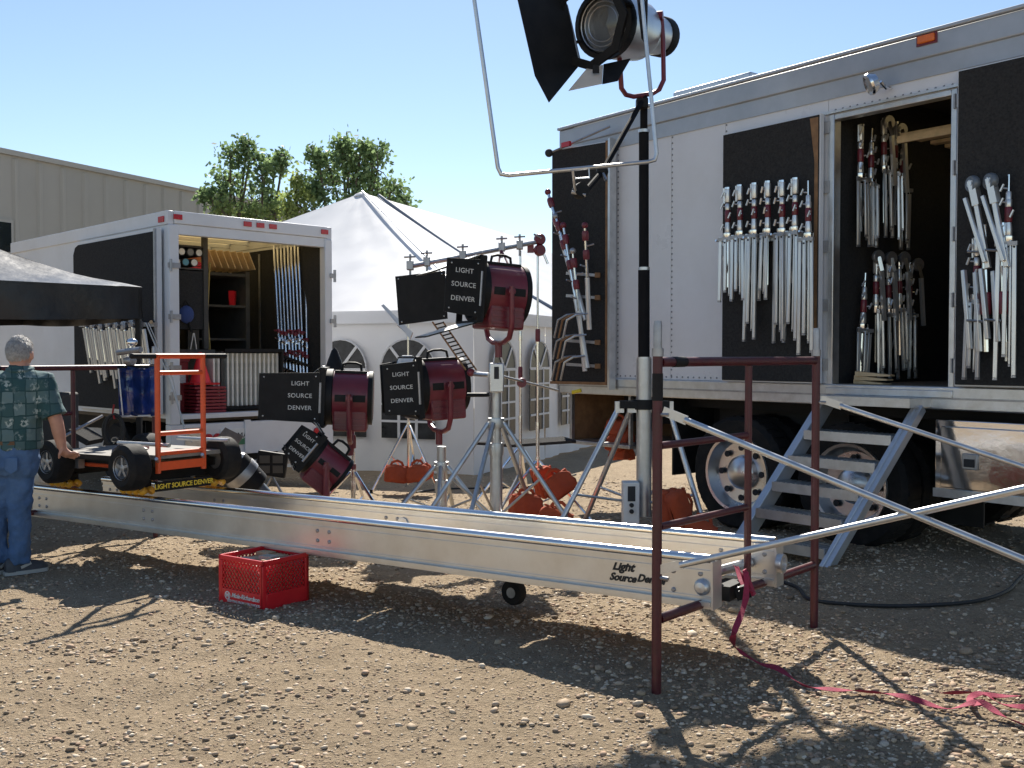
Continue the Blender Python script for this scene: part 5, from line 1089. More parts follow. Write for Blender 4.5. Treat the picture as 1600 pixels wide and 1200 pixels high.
# lamp D: tilted up, low
LD = P(506, 733, 8.7)
lamp('small maroon film lamp tilted upward, lowest of the maroon four', LD, R(180+16), R(40), .165, .29, [('near',R(2),.17,.32,.27),('top',R(18),.13,.32,.27),('far',R(5),.16,.32,.27),('bottom',R(-30),.2,.36,.3)], txs=.045)
tri_stand('low chrome stand under the upward tilted maroon lamp', V((LD.x+.02,LD.y,0)), LD.z-.38, .018, None, .26, .4, (), mt=CHR, legr=.013)
# ================================================================ tall crank stand with big daylight lamp and frame
TS0 = V(P(1006, 700, 8.3)); TS0.z = 0; gS = gz(0, 8.3)
ts = thing('crank_stand', 'tall black and silver crank stand in front of the trailer', 'light stand', (TS0.x, TS0.y, gS))
zA, zB, zC, zD = P(1006,806,8.3).z, P(1006,560,8.3).z, P(1006,420,8.3).z, P(1006,205,8.3).z; zE = P(1004,150,8.3).z
ax_ = lambda z: V((TS0.x-.004*(z-1), TS0.y, z))
obj('outer_tube', MB().tube(ax_(zA), ax_(zB), .062, n=20), ZINC, ts, True)
BT = mat('black stand tube', (.012,.012,.014), .8, 0, .2, 8, spec=.08)
obj('middle_tube', MB().tube(ax_(zB), ax_(zC), .047, n=18), BT, ts, True); obj('upper_tube', MB().tube(ax_(zC), ax_(zD), .04, n=18), BT, ts, True); obj('top_tube', MB().tube(ax_(zD), ax_(zE), .03, n=16), BT, ts, True)
for z, r in ((zB,.05),(zC,.044),(zD,.04)): obj('tube_ring', MB().tube(ax_(z-.012), ax_(z+.012), r+.006, n=18), ALU, ts, True)
hubz = P(1006,632,8.3).z; obj('hub', MB().bar(ax_(hubz)+V((-.2,0,0)), ax_(hubz)+V((.2,0,0)), .12, .06), BLK, ts, True); obj('hub_ring', MB().lathe([(.085,-.04),(.085,.04)], ax_(hubz), n=16), BLK, ts, True)
for (ux, dx, dy) in ((-.2,-.82,-.3),(.2,.5,-.35),(.02,.25,.6),(-.1,-.5,.5)):
    h = ax_(hubz)+V((ux,0,-.02)); f = V((TS0.x+dx, TS0.y+dy, gS+.01)); l_ = obj('leg', MB().tube(h, f, .022, n=10), ALU, ts, True); obj('leg_joint', MB().box(h+V((0,0,.0)),(.07,.07,.09)), ALU, l_, True); obj('foot', MB().lathe([(.035,0),(.03,.04)], f, (0,0,1), 8), RUB, l_, True)
    obj('leg_brace', MB().tube(h.lerp(f,.6), ax_(zA+.1), .012, n=6), ALU, ts, True)
wc = P(985, 787, 8.2); wb_ = obj('winch_box', MB().box(wc,(.13,.15,.36)), mat('white winch paint', (.7,.7,.68), .5, 0, .05, 8, dirt=(.4,.38,.36), dirt_amt=.4), ts, True, bev=.008)
obj('winch_plate', MB().box(wc+V((0,-.077,.09)),(.06,.006,.12)), DARK, wb_, True); 
for z in (.0,-.05): obj('winch_knob', MB().lathe([(.018,0),(.018,.02),(0,.022)], wc+V((-.0,-.075,z)), (0,-1,0), 10), DARK, wb_, True)
# the big lamp
BLH = P(955, 40, 8.15); fdir = V((-.62,-.76,-.12)).normalized(); az = math.atan2(fdir.y, fdir.x); tl = math.asin(fdir.z)
SIL = mat('satin silver housing', (.55,.56,.57), .35, .8, .08, 8)
rot = Matrix.Rotation(az,3,'Z')@Matrix.Rotation(-tl,3,'Y')
hm = thing('daylight_lamp', 'large silver daylight lamp with black barn doors on the tall stand', 'lamp', BLH, rot=rot)
obj('reflector_housing', MB().lathe([(.17,-.5),(.2,-.44),(.235,-.36),(.25,-.15),(.25,.04)], (0,0,0), (1,0,0), 32), SIL, hm)
obj('rear_drum', MB().lathe([(.0,-.8),(.13,-.8),(.155,-.77),(.16,-.51)], (0,0,0), (1,0,0), 28), SIL, hm); obj('rear_band', MB().lathe([(.158,-.8),(.166,-.79),(.166,-.70),(.162,-.69)], (0,0,0), (1,0,0), 28), BLK, hm)
obj('front_ring', MB().lathe([(.25,.03),(.265,.04),(.265,.12),(.225,.13),(.215,.04)], (0,0,0), (1,0,0), 32, False), BLK, hm)
obj('reflector', MB().lathe([(.214,.08),(.17,-.05),(.08,-.13),(0,-.14)], (0,0,0), (1,0,0), 28, False), POL, hm)
ln_ = obj('lens', MB().lathe([(.224,.085),(.15,.11),(0,.12)], (0,0,0), (1,0,0), 28, False), mat('clear lamp lens', (.5,.5,.5), .05, 0), hm)
m = ln_.data.materials[0].node_tree.nodes['Principled BSDF']; m.inputs['Transmission Weight'].default_value = .95
for k in range(3): obj('lens_ring', MB().lathe([(.2-.035*k,.118),(.205-.035*k,.124),(.21-.035*k,.118)], (0,0,0), (1,0,0), 28, False), ALU, ln_)
# barn door ring, stands off in front
obj('barn_ring', MB().lathe([(.285,.13),(.355,.13),(.355,.16),(.285,.16),(.285,.13)], (.17,0.0,-.02), (1,0,0), 8, False), BLK, hm)
for a in (R(20),R(110),R(200),R(290)): obj('ring_bracket', MB().bar((.08,.25*math.cos(a),.25*math.sin(a)),(.31,.31*math.cos(a),.31*math.sin(a)-.02),.06,.02), BLK, hm)
def leafp(o_, dirv, sdv_, poly, lin=True):
    lf_ = obj('barn_door', MB().prism(poly, o_, dirv, sdv_, .008), BLK, hm, True); return lf_
# leaves given in world space around the lamp
wr = lambda p: BLH+rot@V(p)
def lq(u, v, Y): return P(u, v, Y)
def sheet(name, pts, mt, par, th=.01):
    pts = [V(p) for p in pts]; n_ = (pts[1]-pts[0]).cross(pts[2]-pts[0]).normalized()*th/2; k = len(pts)
    return obj(name, MB().add([p-n_ for p in pts]+[p+n_ for p in pts], [tuple(range(k))[::-1], tuple(range(k,2*k))]+[(i,(i+1)%k,k+(i+1)%k,k+i) for i in range(k)]), mt, par, True)
lf1 = sheet('barn_door', [lq(884,8,8.15), lq(907,100,8.1), lq(858,160,7.85), lq(836,118,7.75), lq(808,-5,7.65), lq(810,-60,7.65), lq(870,-70,8.1)], BLK, hm)
obj('hinge', MB().tube(lq(885,8,8.14), lq(906,98,8.09), .012, n=8), STEEL, lf1, True)
lf2 = sheet('barn_door', [lq(943,101,7.95), lq(985,92,7.95), lq(965,126,7.8), lq(941,131,7.77)], BLK, hm); sheet('diffusion_paper', [lq(917,107,7.95), lq(942.5,101.5,7.95), lq(940.5,131,7.77), lq(888,142,7.72)], mat('white diffusion paper', (.9,.9,.88), .6, 0, .03, 8, trans=.85), lf2, .003)
obj('hinge', MB().box(lq(931,112,7.88),(.05,.02,.1)), BLK, lf2, True)
sheet('barn_door', [lq(995,-10,7.95), lq(1003,60,7.95), lq(1010,70,7.6), lq(1012,-40,7.6)], BLK, hm)
# yoke
yb = P(1003, 148, 8.3); yo = obj('yoke', MB().path([P(1033,20,8.35), P(1036,60,8.35), P(1037,125,8.34), P(1030,140,8.33), P(1020,146,8.32), P(990,151,8.25), P(978,148,8.2), P(971,138,8.15), P(969,110,8.12), P(966,60,8.4)], .019, 10), MAR, hm, True)
obj('pivot', MB().lathe([(.035,-.03),(.035,.03),(0,.035)], P(1030,24,8.32), (1,-.3,0), 10), MAR, yo, True); obj('stem', MB().tube(yb, ax_(zE-.04), .028), MAR, yo, True)
# empty frame on an arm
fm = thing('scrim_frame', 'empty silver square tube frame held beside the big lamp', 'frame', P(900,268,6.8))
FY = 6.8
obj('frame_tube', MB().path([P(733,-60,FY), P(741,0,FY), P(778,262,FY), P(783,272,FY), P(795,274,FY), P(1012,253,FY+.3), P(1023,250,FY+.3), P(1026,240,FY+.3), P(1003,0,FY+.3), P(998,-60,FY+.3)], .0138, 10), ALU, fm, True)
obj('frame_tube', MB().path([P(733,-60,FY), P(998,-60,FY+.3)], .0138, 10), ALU, fm, True)
obj('mounting_pin', MB().path([P(895,266,FY+.1), P(898,292,FY+.15), P(900,300,FY+.2)], .009, 8), ALU, fm, True); obj('mounting_loop', MB().path([P(920,263,FY+.15), P(921,278,FY+.15), P(899,279,FY+.15)], .006, 6), ALU, fm, True)
ar = fm
obj('arm_tube', MB().tube(P(1003,158,8.2), P(945,262,7.45), .02), BT, ar, True); obj('arm_tube', MB().tube(P(938,272,7.4), P(912,302,7.05), .02), BT, ar, True); obj('knuckle', MB().sphere(P(941,268,7.42), .045), BLK, ar, True); obj('grip_head', MB().lathe([(.05,-.04),(.055,0),(.05,.04)], P(907,298,7.03), (.3,-1,.1), 14), BLK, ar, True)
obj('tee_handle', MB().tube(P(893,300,7.0), P(915,305,7.0), .012), STEEL, ar, True); obj('tee_handle', MB().tube(P(941,268,7.4), P(947,282,7.35), .012), STEEL, ar, True); obj('clamp', MB().box(P(1003,162,8.22),(.09,.09,.07)), BLK, ar, True)
# ================================================================ boom stands behind the lamps
def thin_stand(u, vtop, vbase, Y, label, legs, spread=.5, hub=.55, reds=()):
    b_ = P(u, vbase, Y); b_.z = 0; top = P(u, vtop, Y).z
    return tri_stand(label, b_, top, .017, legs, hub, spread, [(P(u,v,Y).z, MAR) for v in reds], mt=CHR, steps=3, legr=.015)
thin_stand(840, 388, 760, 9.6, 'tall thin chrome stand carrying the silver boom beside the trailer', (R(215),R(335),R(95)), .62, .62, (524,))
thin_stand(813, 392, 720, 10.6, 'thinner chrome stand just left of the boom stand', (R(200),R(320),R(80)), .6, .7, (582,))
thin_stand(638, 480, 700, 13.0, 'thin chrome stand by the tent wall with sandbags at its foot', (R(200),R(330),R(80)), .48, .85, ())
bm = thing('boom_pipe', 'long silver boom pipe slanting above the highest maroon lamp', 'pipe', P(840,378,9.4)); obj('pipe', MB().tube(P(641,416,9.0), P(842,377,9.55), .024), ALU, bm, True)
for (u, v, Y) in ((641,415,9.0),(667,409,9.07),(723,399,9.2),(784,386,9.38),(812,383,9.46)):
    c_ = P(u, v, Y); cl = obj('clamp', MB().box(c_,(.06,.07,.08)), STEEL, bm, True, bev=.006); obj('clamp_handle', MB().tube(c_+V((-.05,-.03,.07)), c_+V((.05,-.03,.075)), .008, n=6), STEEL, cl, True); obj('clamp_pin', MB().tube(c_+V((0,0,-.1)), c_+V((0,0,.1)), .01, n=6), STEEL, cl, True)
gh = bm
for v in (374, 391): obj('disc', MB().lathe([(.045,-.035),(.055,-.01),(.055,.02),(.045,.04)], P(843,v,9.55), (.4,-1,0), 16), MAR, gh, True)
obj('handle', MB().tube(P(846,372,9.5), P(834,366,9.5), .01, n=6), STEEL, gh, True); obj('handle', MB().tube(P(850,398,9.5), P(856,412,9.5), .011, n=6), CHR, gh, True); obj('block', MB().box(P(829,389,9.6),(.06,.05,.07)), MAR, gh, True)
hk = bm; obj('link', MB().path([P(783,392,9.3), P(778,415,9.1)], .01, 6), MAR, hk, True); obj('link', MB().path([P(784,392,9.3), P(795,415,9.1)], .01, 6), MAR, hk, True)
# horizontal arm with cable behind lamp B, perforated arm hanging below lamp A
pa_ = thing('perforated_channel', 'dark perforated bracket slanting below the highest maroon lamp', 'bracket', P(705,535,8.75))
a_, b_ = P(684,503,8.8), P(736,578,8.7); dv = (b_-a_)
for o in (-.045, .045): obj('rail', MB().bar(a_+V((o,0,0)), b_+V((o,0,0)), .014, .02, (0,-1,0)), WOODD, pa_, True)
for k in range(13): c_ = a_+dv*((k+.5)/13); obj('rung', MB().bar(c_+V((-.042,0,-.01)), c_+V((.042,0,.012)), .012, .018, (0,-1,0)), BLK, pa_, True)
obj('knuckle', MB().sphere(P(736,582,8.7), .035), MAR, pa_, True); obj('arm', MB().tube(P(740,584,8.7), P(764,586,8.55), .02), ALU, pa_, True)
ha = thing('extension_tube', 'thin silver arm reaching right from the thick stand', 'grip arm', P(800,590,9.0)); obj('tube', MB().tube(P(785,588,8.7), P(872,610,9.5), .011, n=8), ALU, ha, True); obj('head', MB().lathe([(.04,-.03),(.045,0),(.04,.03)], P(815,598,9.0), (.2,-1,0), 12), MAR, ha, True)
fg = thing('white_flag', 'white tilted reflector card left of the highest lamp', 'reflector', P(620,495,9.6)); sheet('card', [P(596,478,9.6), P(600,476,9.6), P(645,520,9.4), P(641,530,9.4)], INNER, fg, .02); obj('pin', MB().tube(P(622,508,9.5), P(637,520,9.6), .01), STEEL, fg, True)
bf_ = [P(618,432,8.9), P(695,423,8.7), P(699,498,8.7), P(624,508,8.9)]; bfl = sheet('barn_door', bf_, BLK, lampA, .014)
for i in range(4): obj('rivet', MB().sphere(bf_[i].lerp(bf_[(i+2)%4],.06)+V((0,-.012,0)), .008, n=6, m=4), ALU, bfl, True)
bg_ = thing('black_flag', 'long dark flag lying level low beside the trailer tail', 'flag', P(810,690,10.5)); sheet('cloth', [P(745,693,10.9), P(880,684,10.9), P(900,690,10.7), P(800,697,10.7)], CARP, bg_, .03); obj('frame_bar', MB().tube(P(745,693,10.9), P(900,690,10.7), .012, n=6), BLK, bg_, True)
# black cone shaped cover by the truck corner, dark floor lamp under truck
ck = thing('black_cover', 'black draped cone behind the left maroon lamp', 'cover', P(523,585,10.2)); obj('cloth', MB().lathe([(.13,-.12),(.11,.0),(.075,.12),(.03,.24),(0,.27)], P(523,585,10.2), (0,0,1), 14), BLK, ck, True)
# ================================================================ sandbags
def sandbag(u, v, Y, label, s=1.0, rz=0, tilt=0):
    p = P(u, v, Y); t = thing('sandbag', label, 'sandbag', p, rot=Matrix.Rotation(rz,3,'Z')@Matrix.Rotation(tilt,3,'Y'), group='orange sandbags')
    ph = u*.37; f = lambda c, e: math.copysign(abs(c)**e, c)
    for sg in (-1, 1):                     # two halves of the saddle bag leaning together at the strap
        m = MB(); vs = []; n, k = 20, 12
        for i in range(k+1):
            z = -1+2*i/k; w_ = (1-abs(z)**6)**.5
            for j in range(n):
                a = 2*math.pi*j/n; x = .165*f(math.cos(a),.35)*(.55+.45*w_)*(1-.1*max(0,z)); y = .062*f(math.sin(a),.5)*w_*(1.15-.5*max(z,-.2))
                x += .007*math.sin(z*9+ph+a*2); y += .006*math.sin(x*55+ph)+.005*math.sin(z*11+x*30+ph)
                vs.append(V((x, y+sg*(.052-.03*z), .115*z+.012*math.sin(x*20+ph+sg)))*s)
        fs = [(i*n+j,i*n+(j+1)%n,(i+1)*n+(j+1)%n,(i+1)*n+j) for i in range(k) for j in range(n)]+[tuple(range(n))[::-1], tuple(k*n+j for j in range(n))]
        obj('bag', m.add(vs, fs), BAG, t, ang=80)
    obj('strap', MB().path([V((-.09,0,.09))*s,V((-.07,.01,.15))*s,V((.0,.02,.175))*s,V((.06,.01,.15))*s,V((.09,0,.09))*s], .016*s, 6, flat=.35), BAG, t); obj('seam', MB().bar(V((-.15,0,.1))*s, V((.15,0,.1))*s, .03*s, .016*s), BAG, t)
sandbag(620,740,12.7,'left orange sandbag at the foot of the stand by the tent',0.92,.1,.05)
sandbag(655,739,12.6,'right orange sandbag at the foot of the stand by the tent',0.92,-.3,-.25)
sandbag(822,790,8.9,'orange sandbag standing left of the boom stand foot',0.86,.3,.06)
sandbag(868,812,8.4,'orange sandbag lying lowest, half hidden by the far beam',0.86,-.2,.35)
sandbag(873,757,9.0,'orange sandbag hung tilted on the boom stand leg',0.84,.3,-.55)
sandbag(851,752,9.25,'orange sandbag behind the boom stand pole',0.84,.2,1.3)
sandbag(1057,795,8.0,'orange sandbag hung on the tall stand right leg',0.97,.5,1.35)
sandbag(1092,832,7.9,'orange sandbag on the ground right of the tall stand',0.84,.1,.4)
for i in range(4): sandbag(972-(i % 2)*6, 706-i*13, 11.1,['lowest','second','third','topmost'][i]+' orange sandbag in the pile on the trailer tail tray',.75,.1*i-.9,.02*i)
# ================================================================ small gear near the truck bumper and dolly
pd = thing('floor_light', 'dark four panel floor light standing under the truck tail', 'lamp', P(425,725,10.2)); c_ = P(425,725,10.2); obj('panel', MB().box(c_,(.3,.06,.24),M=Matrix.Rotation(.15,3,'Y')), BLK, pd, True, bev=.01)
for i in (-1,1):
    for j in (-1,1): obj('cell', MB().box(c_+V((i*.065,-.033,j*.05)),(.1,.008,.075)), mat('dim lamp cell', (.06,.055,.05), .4), pd, True)
obj('stand_foot', MB().path([c_+V((-.1,0,-.3)), c_+V((0,0,-.12)), c_+V((.1,0,-.3))], .014, 6), STEEL, pd, True)
fl = thing('par_lamp', 'silver and black lamp head lying tilted right of the dolly', 'lamp', P(375,735,8.8)); c_ = P(375,738,8.8); obj('housing', MB().lathe([(.1,-.2),(.14,-.18),(.15,0),(.15,.1)], c_, (-.6,-.3,.7), 20), BLK, fl, True); obj('band', MB().lathe([(.155,-.06),(.158,-.02),(.155,.02)], c_, (-.6,-.3,.7), 20), STEEL, fl, True); obj('front', MB().lathe([(.15,.1),(.12,.14),(0,.1)], c_, (-.6,-.3,.7), 20), LENS, fl, True); obj('tail', MB().lathe([(.07,-.36),(.08,-.2)], c_, (-.6,-.3,.7), 14), mat('pale blue drum', (.12,.15,.19), .5), fl, True); obj('yoke', MB().path([c_+V((.17,-.02,0)), c_+V((.15,-.02,-.2)), c_+V((0,0,-.28)), c_+V((-.15,0,-.2)), c_+V((-.17,0,0))], .014, 8), BLK, fl, True)
cbp = thing('cardboard_sheet', 'worn brown board propped behind the dolly below the plate', 'board', P(350,690,9.6)); sheet('sheet', [P(334,690,9.6), P(352,668,9.7), P(380,682,9.7), P(356,718,9.5)], mat('cardboard', (.2,.15,.11), .85, 0, .3, 12), cbp, .01); obj('tape', MB().bar(P(345,682,9.55), P(368,698,9.55), .03, .004), WOOD, cbp, True)
for i, (u, lab) in enumerate(((400,'left wooden block on the ground before the floor light'),(425,'right wooden block on the ground before the floor light'))):
    c_ = P(u,770,9.0); t = obj('wood_block', MB().box((0,0,0),(.16,.12,.06)), YEL if False else WOOD, None, bev=.004); t.matrix_basis = Matrix.Translation((c_.x,c_.y,gz(0,9)+.03))@Matrix.Rotation(.3*i,4,'Z'); tag(t, lab, 'block')
# blue gel sheet on a stand behind the dolly, grip head on top, cable coil
BLU = mat('blue gel plastic', (.022,.05,.19), .1, 0, .5, 7, .6, 9, trans=.4, coat=.6)
bs = thing('blue_gel_bag', 'shiny blue plastic gel sheet hung on a stand behind the dolly', 'gel sheet', P(213,612,8.5))
vs = []; fs = []; nn = 10
for i in range(nn+1):
    for j in range(nn+1):
        p = P(184+57*i/nn+ (3*j/nn), 574+76*j/nn-1.5*math.sin(i*.7), 8.5+.05*math.sin(i*1.1+.5)+.02*math.sin(j*.9)); vs.append(p)
for i in range(nn):
    for j in range(nn): k = i*(nn+1)+j; fs.append((k,k+1,k+nn+2,k+nn+1))
o = obj('sheet', MB().add(vs, fs), BLU, bs, True, ang=80); md = o.modifiers.new('t','SOLIDIFY'); md.thickness = .006
obj('top_bar', MB().tube(P(184,573,8.5), P(242,573,8.5), .012), BLK, bs, True); obj('bottom_edge', MB().tube(P(187,651,8.5), P(244,649,8.5), .008), INNER, bs, True); obj('side_edge', MB().tube(P(185,576,8.48), P(192,649,8.48), .006), INNER, bs, True)
gh2 = bs; obj('disc', MB().lathe([(0,-.045),(.036,-.04),(.044,0),(.036,.04),(0,.045)], P(203,564,8.5), (.9,-.5,0), 14), STEEL, gh2, True); obj('pipe', MB().tube(P(184,551,8.5), P(220,546,8.4), .025), STEEL, gh2, True); obj('knob', MB().sphere(P(206,535,8.5), .035, (1.4,1,1)), CHR, gh2, True); obj('pin', MB().tube(P(204,570,8.5), P(205,530,8.5), .012), CHR, gh2, True)
cc = thing('cable_coil', 'coil of black cable hanging from the left scaffold', 'cable', P(178,672,8.4))
for k in range(6):
    pts = []; rx = 14+random.uniform(-3,3); ry = 21+random.uniform(-4,4); ox = random.uniform(-2,2)
    for i in range(20): a = 6.283*i/20; pts.append(P(178+ox+rx*math.cos(a), 672+random.uniform(-.6,.6)+ry*math.sin(a), 8.4+k*.012))
    obj('loop', MB().path(pts, .011, 6, closed=True), CAB, cc, True)
obj('tie', MB().path([P(178,632,8.4), P(176,645,8.4), P(179,655,8.4)], .008, 6), mat('red cord', (.3,.02,.02), .7), cc, True); obj('tail', MB().path([P(178,692,8.4), P(176,705,8.4), P(177,716,8.4)], .01, 6), CAB, cc, True)
# stands hung on the truck's folded-back door
for i in range(8):
    u = 131+i*12; p0 = plane(u, 505+ (i % 3)*2, q(-.22,0,0), kx); b_ = plane(u+14, 595+(i % 4)*4, q(-.17,0,0), kx)
    t = thing('hung_stand', '%s silver stand from the left hung on the truck\'s folded door' % ordn[i], 'light stand', p0, 0, 'stands on the truck door'); d_ = b_-p0
    for o, ln in ((0,1.),(.09,.85),(.16,.95)): obj('leg', MB().bar(p0+ky*-o+V((0,0,-.06)), p0+ky*-o+d_*ln*(1.0 if i % 2 else .86), .05, .025, kx), LEGW, t, True)
    obj('post', MB().tube(p0+V((0,0,.05))-ky*.045, p0-ky*.05+d_*.6, .02, n=8), CHR, t, True); obj('head', MB().lathe([(.04,-.05),(.045,0),(.035,.05)], p0-ky*.05, n=10), STEEL, t, True); obj('knob', MB().tube(p0-ky*.05, p0-ky*.05-kx*.08+V((0,0,.01)), .012, n=6), STEEL, t, True)
mr = trk; obj('hanging_rail', MB().bar(plane(126,508,q(-.13,0,0),kx), plane(243,507,q(-.13,0,0),kx), .05, .05), STEEL, mr, True); obj('hanging_peg', MB().tube(plane(236,503,q(-.13,0,0),kx), plane(236,503,q(-.3,0,0),kx), .02), WOOD, mr, True)
# gear in shadow behind the man
lp = thing('round_reflector', 'pale round lamp head low behind the man beside the dolly', 'lamp', P(66,728,8.4)); obj('drum', MB().lathe([(.06,-.1),(.09,-.08),(.09,.06),(.075,.07)], P(64,720,8.4), (.5,-.8,.2), 16), INNER, lp, True); obj('cone', MB().lathe([(.1,0),(.12,.03),(.05,.09)], P(72,738,8.35), (.3,-.9,-.4), 16), INNER, lp, True); obj('stem', MB().tube(P(70,745,8.4), P(72,790,8.4), .015), STEEL, lp, True)
cs2 = thing('dark_case', 'black equipment case in the shade behind the man', 'case', P(85,690,9.2)); obj('case', MB().box(P(72,690,9.4),(.45,.4,.9)), DARK, cs2, True, bev=.02); obj('lid', MB().bar(P(118,672,9.2), P(150,690,9.2), .35,.05), CARP, cs2, True)
tag(obj('push_bar', MB().tube(P(66,700,8.3), P(160,650,8.8), .014), STEEL, None), 'thin grey bar slanting up behind the dolly deck', 'bar')
# ================================================================ man standing at the dolly, seen from behind
PY = 7.2
man = thing('person', 'man in patterned teal shirt and jeans, back turned, hand on the dolly', 'person', P(22, 897, PY))
def pp(u, v, dy=0): return P(u, v, PY+dy)
def ell(m, rings, n=20):                    # loft of elliptical rings: (centre, half width, half depth, tilt)
    vs = []; fs = []; k = len(rings)
    for (c, a, b) in rings:
        for j in range(n):
            t = 2*math.pi*j/n; ct, st = math.cos(t), math.sin(t); f = lambda x: math.copysign(abs(x)**.85, x)
            vs.append(V(c)+V((a*f(ct), b*f(st), 0)))
    for i in range(k-1):
        for j in range(n): fs.append((i*n+j, i*n+(j+1) % n, (i+1)*n+(j+1) % n, (i+1)*n+j))
    fs.append(tuple(range(n))[::-1]); fs.append(tuple((k-1)*n+j for j in range(n)))
    m.add(vs, fs); return m
def fuse(o, size=.012, smooth=6, dis=None):
    r = o.modifiers.new('fuse', 'REMESH'); r.mode = 'VOXEL'; r.voxel_size = size; r.use_smooth_shade = True
    s = o.modifiers.new('soft', 'SMOOTH'); s.factor = .5; s.iterations = smooth
    if dis:
        tx = bpy.data.textures.new('folds', 'CLOUDS'); tx.noise_scale = dis[1]; tx.noise_depth = 2
        d = o.modifiers.new('folds', 'DISPLACE'); d.texture = tx; d.strength = dis[0]; d.mid_level = .5; d.texture_coords = 'LOCAL'
SKIN = mat('sunned skin', (.5,.25,.17), .5, 0, .12, 14, .1, 60)
SHOE = mat('dark grey trainer', (.05,.052,.058), .6, 0, .3, 20); SOLE = mat('pale shoe sole', (.42,.41,.38), .6)
JEAN = mat('blue denim', (.075,.14,.27), .85, 0, .22, 9, .35, 60, dirt=(.16,.24,.36), dirt_amt=.5, spec=.2)
HAIR = mat('grey hair', (.36,.35,.34), .7, 0, .5, 70, 1., 160); BELT = mat('brown leather belt', (.13,.06,.025), .5, 0, .2, 20)
def shirt_mat():
    m = bpy.data.materials.new('teal patchwork print'); m.use_nodes = True; t = m.node_tree; N = t.nodes; L = t.links; b = N['Principled BSDF']
    tc = N.new('ShaderNodeTexCoord'); sp = N.new('ShaderNodeSeparateXYZ'); cb = N.new('ShaderNodeCombineXYZ'); L.new(tc.outputs['Object'], sp.inputs[0])
    ad = N.new('ShaderNodeMath'); ad.operation = 'MULTIPLY_ADD'; ad.inputs[1].default_value = .7; L.new(sp.outputs[1], ad.inputs[0]); L.new(sp.outputs[0], ad.inputs[2])
    L.new(ad.outputs[0], cb.inputs[0]); L.new(sp.outputs[2], cb.inputs[1])
    br = N.new('ShaderNodeTexBrick'); br.offset = 0; br.inputs['Scale'].default_value = 1; br.inputs['Brick Width'].default_value = .085; br.inputs['Row Height'].default_value = .085; br.inputs['Mortar Size'].default_value = .005
    br.inputs['Color1'].default_value = (.035,.085,.09,1); br.inputs['Color2'].default_value = (.16,.23,.235,1); br.inputs['Mortar'].default_value = (.03,.07,.075,1); br.inputs['Bias'].default_value = -.1
    nz = N.new('ShaderNodeTexNoise'); nz.inputs['Scale'].default_value = 9; L.new(cb.outputs[0], nz.inputs['Vector'])
    dv = N.new('ShaderNodeMix'); dv.data_type = 'VECTOR'; dv.inputs[0].default_value = .03; L.new(cb.outputs[0], dv.inputs[4]); L.new(nz.outputs['Color'], dv.inputs[5])
    L.new(dv.outputs[1], br.inputs['Vector'])
    vo = N.new('ShaderNodeTexVoronoi'); vo.inputs['Scale'].default_value = 9.5; vo.inputs['Randomness'].default_value = .75; vo.voronoi_dimensions = '2D'; L.new(dv.outputs[1], vo.inputs['Vector'])
    r = N.new('ShaderNodeValToRGB'); e = r.color_ramp.elements; e[0].position = .22; e[0].color = (1,1,1,1); e[1].position = .36; e[1].color = (0,0,0,1)
    n2 = N.new('ShaderNodeTexNoise'); n2.inputs['Scale'].default_value = 42; n2.inputs['Detail'].default_value = 3; L.new(cb.outputs[0], n2.inputs['Vector'])
    r2 = N.new('ShaderNodeValToRGB'); e = r2.color_ramp.elements; e[0].position = .48; e[1].position = .56; L.new(n2.outputs[0], r2.inputs['Fac'])
    sc = N.new('ShaderNodeSeparateColor'); L.new(vo.outputs['Color'], sc.inputs[0]); gt = N.new('ShaderNodeMath'); gt.operation = 'MULTIPLY'; L.new(sc.outputs[0], gt.inputs[0]); L.new(r2.outputs[0], gt.inputs[1])
    L.new(vo.outputs['Distance'], r.inputs['Fac']); mu = N.new('ShaderNodeMath'); mu.operation = 'MULTIPLY'; L.new(r.outputs[0], mu.inputs[0]); L.new(gt.outputs[0], mu.inputs[1])
    mx = N.new('ShaderNodeMix'); mx.data_type = 'RGBA'; mx.inputs[7].default_value = (.42,.48,.46,1); L.new(mu.outputs[0], mx.inputs[0]); L.new(br.outputs['Color'], mx.inputs[6])
    L.new(mx.outputs[2], b.inputs['Base Color']); b.inputs['Roughness'].default_value = .85; b.inputs['Specular IOR Level'].default_value = .2
    return m
# body (one continuous skin surface)
m = MB()
ell(m, [(pp(20,700),.155,.11),(pp(22,672),.165,.12),(pp(26,630),.17,.115),(pp(28,600),.165,.1),(pp(29,585),.1,.075),(pp(31,574),.062,.062),(pp(32,560,.015),.058,.062)])
m.sphere(pp(31,552,.02), .09, (.9,1.08,1.28), 20, 14)
m.sphere(pp(33,563,.07), .06, (.95,.9,1.0), 14, 10)           # jaw, turned away
m.sphere(pp(34,556,.125), .018, (.9,1.3,1.1), 8, 6)            # nose
for sx, uu in ((-1,12),(1,50)): m.sphere(pp(uu,556,.02), .026, (.45,.8,1.25), 10, 8)
sh, el_, wr_ = pp(66,598), pp(88,658,-.02), pp(97,700,.0)
m.path([pp(50,592), sh, sh.lerp(el_,.5), el_, el_.lerp(wr_,.4), wr_], [.06,.06,.052,.046,.045,.031], 14)
m.path([pp(6,592), pp(-14,602), pp(-28,655,.05), pp(-14,690,.2)], [.06,.06,.046,.032], 12)
hd = pp(101,707,.02)
m.path([wr_, wr_.lerp(hd,.5), hd, pp(106,711,.05)], [.03,.036,.042,.036], 12, flat=.75)
for (u1,v1,u2,v2,u3,v3,dy) in ((106,708,116,707,124,709,.03),(107,710,117,710,125,712,.055),(106,711,115,713,122,714.5,.08),(104,712,112,715,118,717,.1)):
    m.path([pp(u1,v1,dy), pp(u2,v2,dy), pp(u3,v3,dy)], [.0125,.0115,.009], 8)
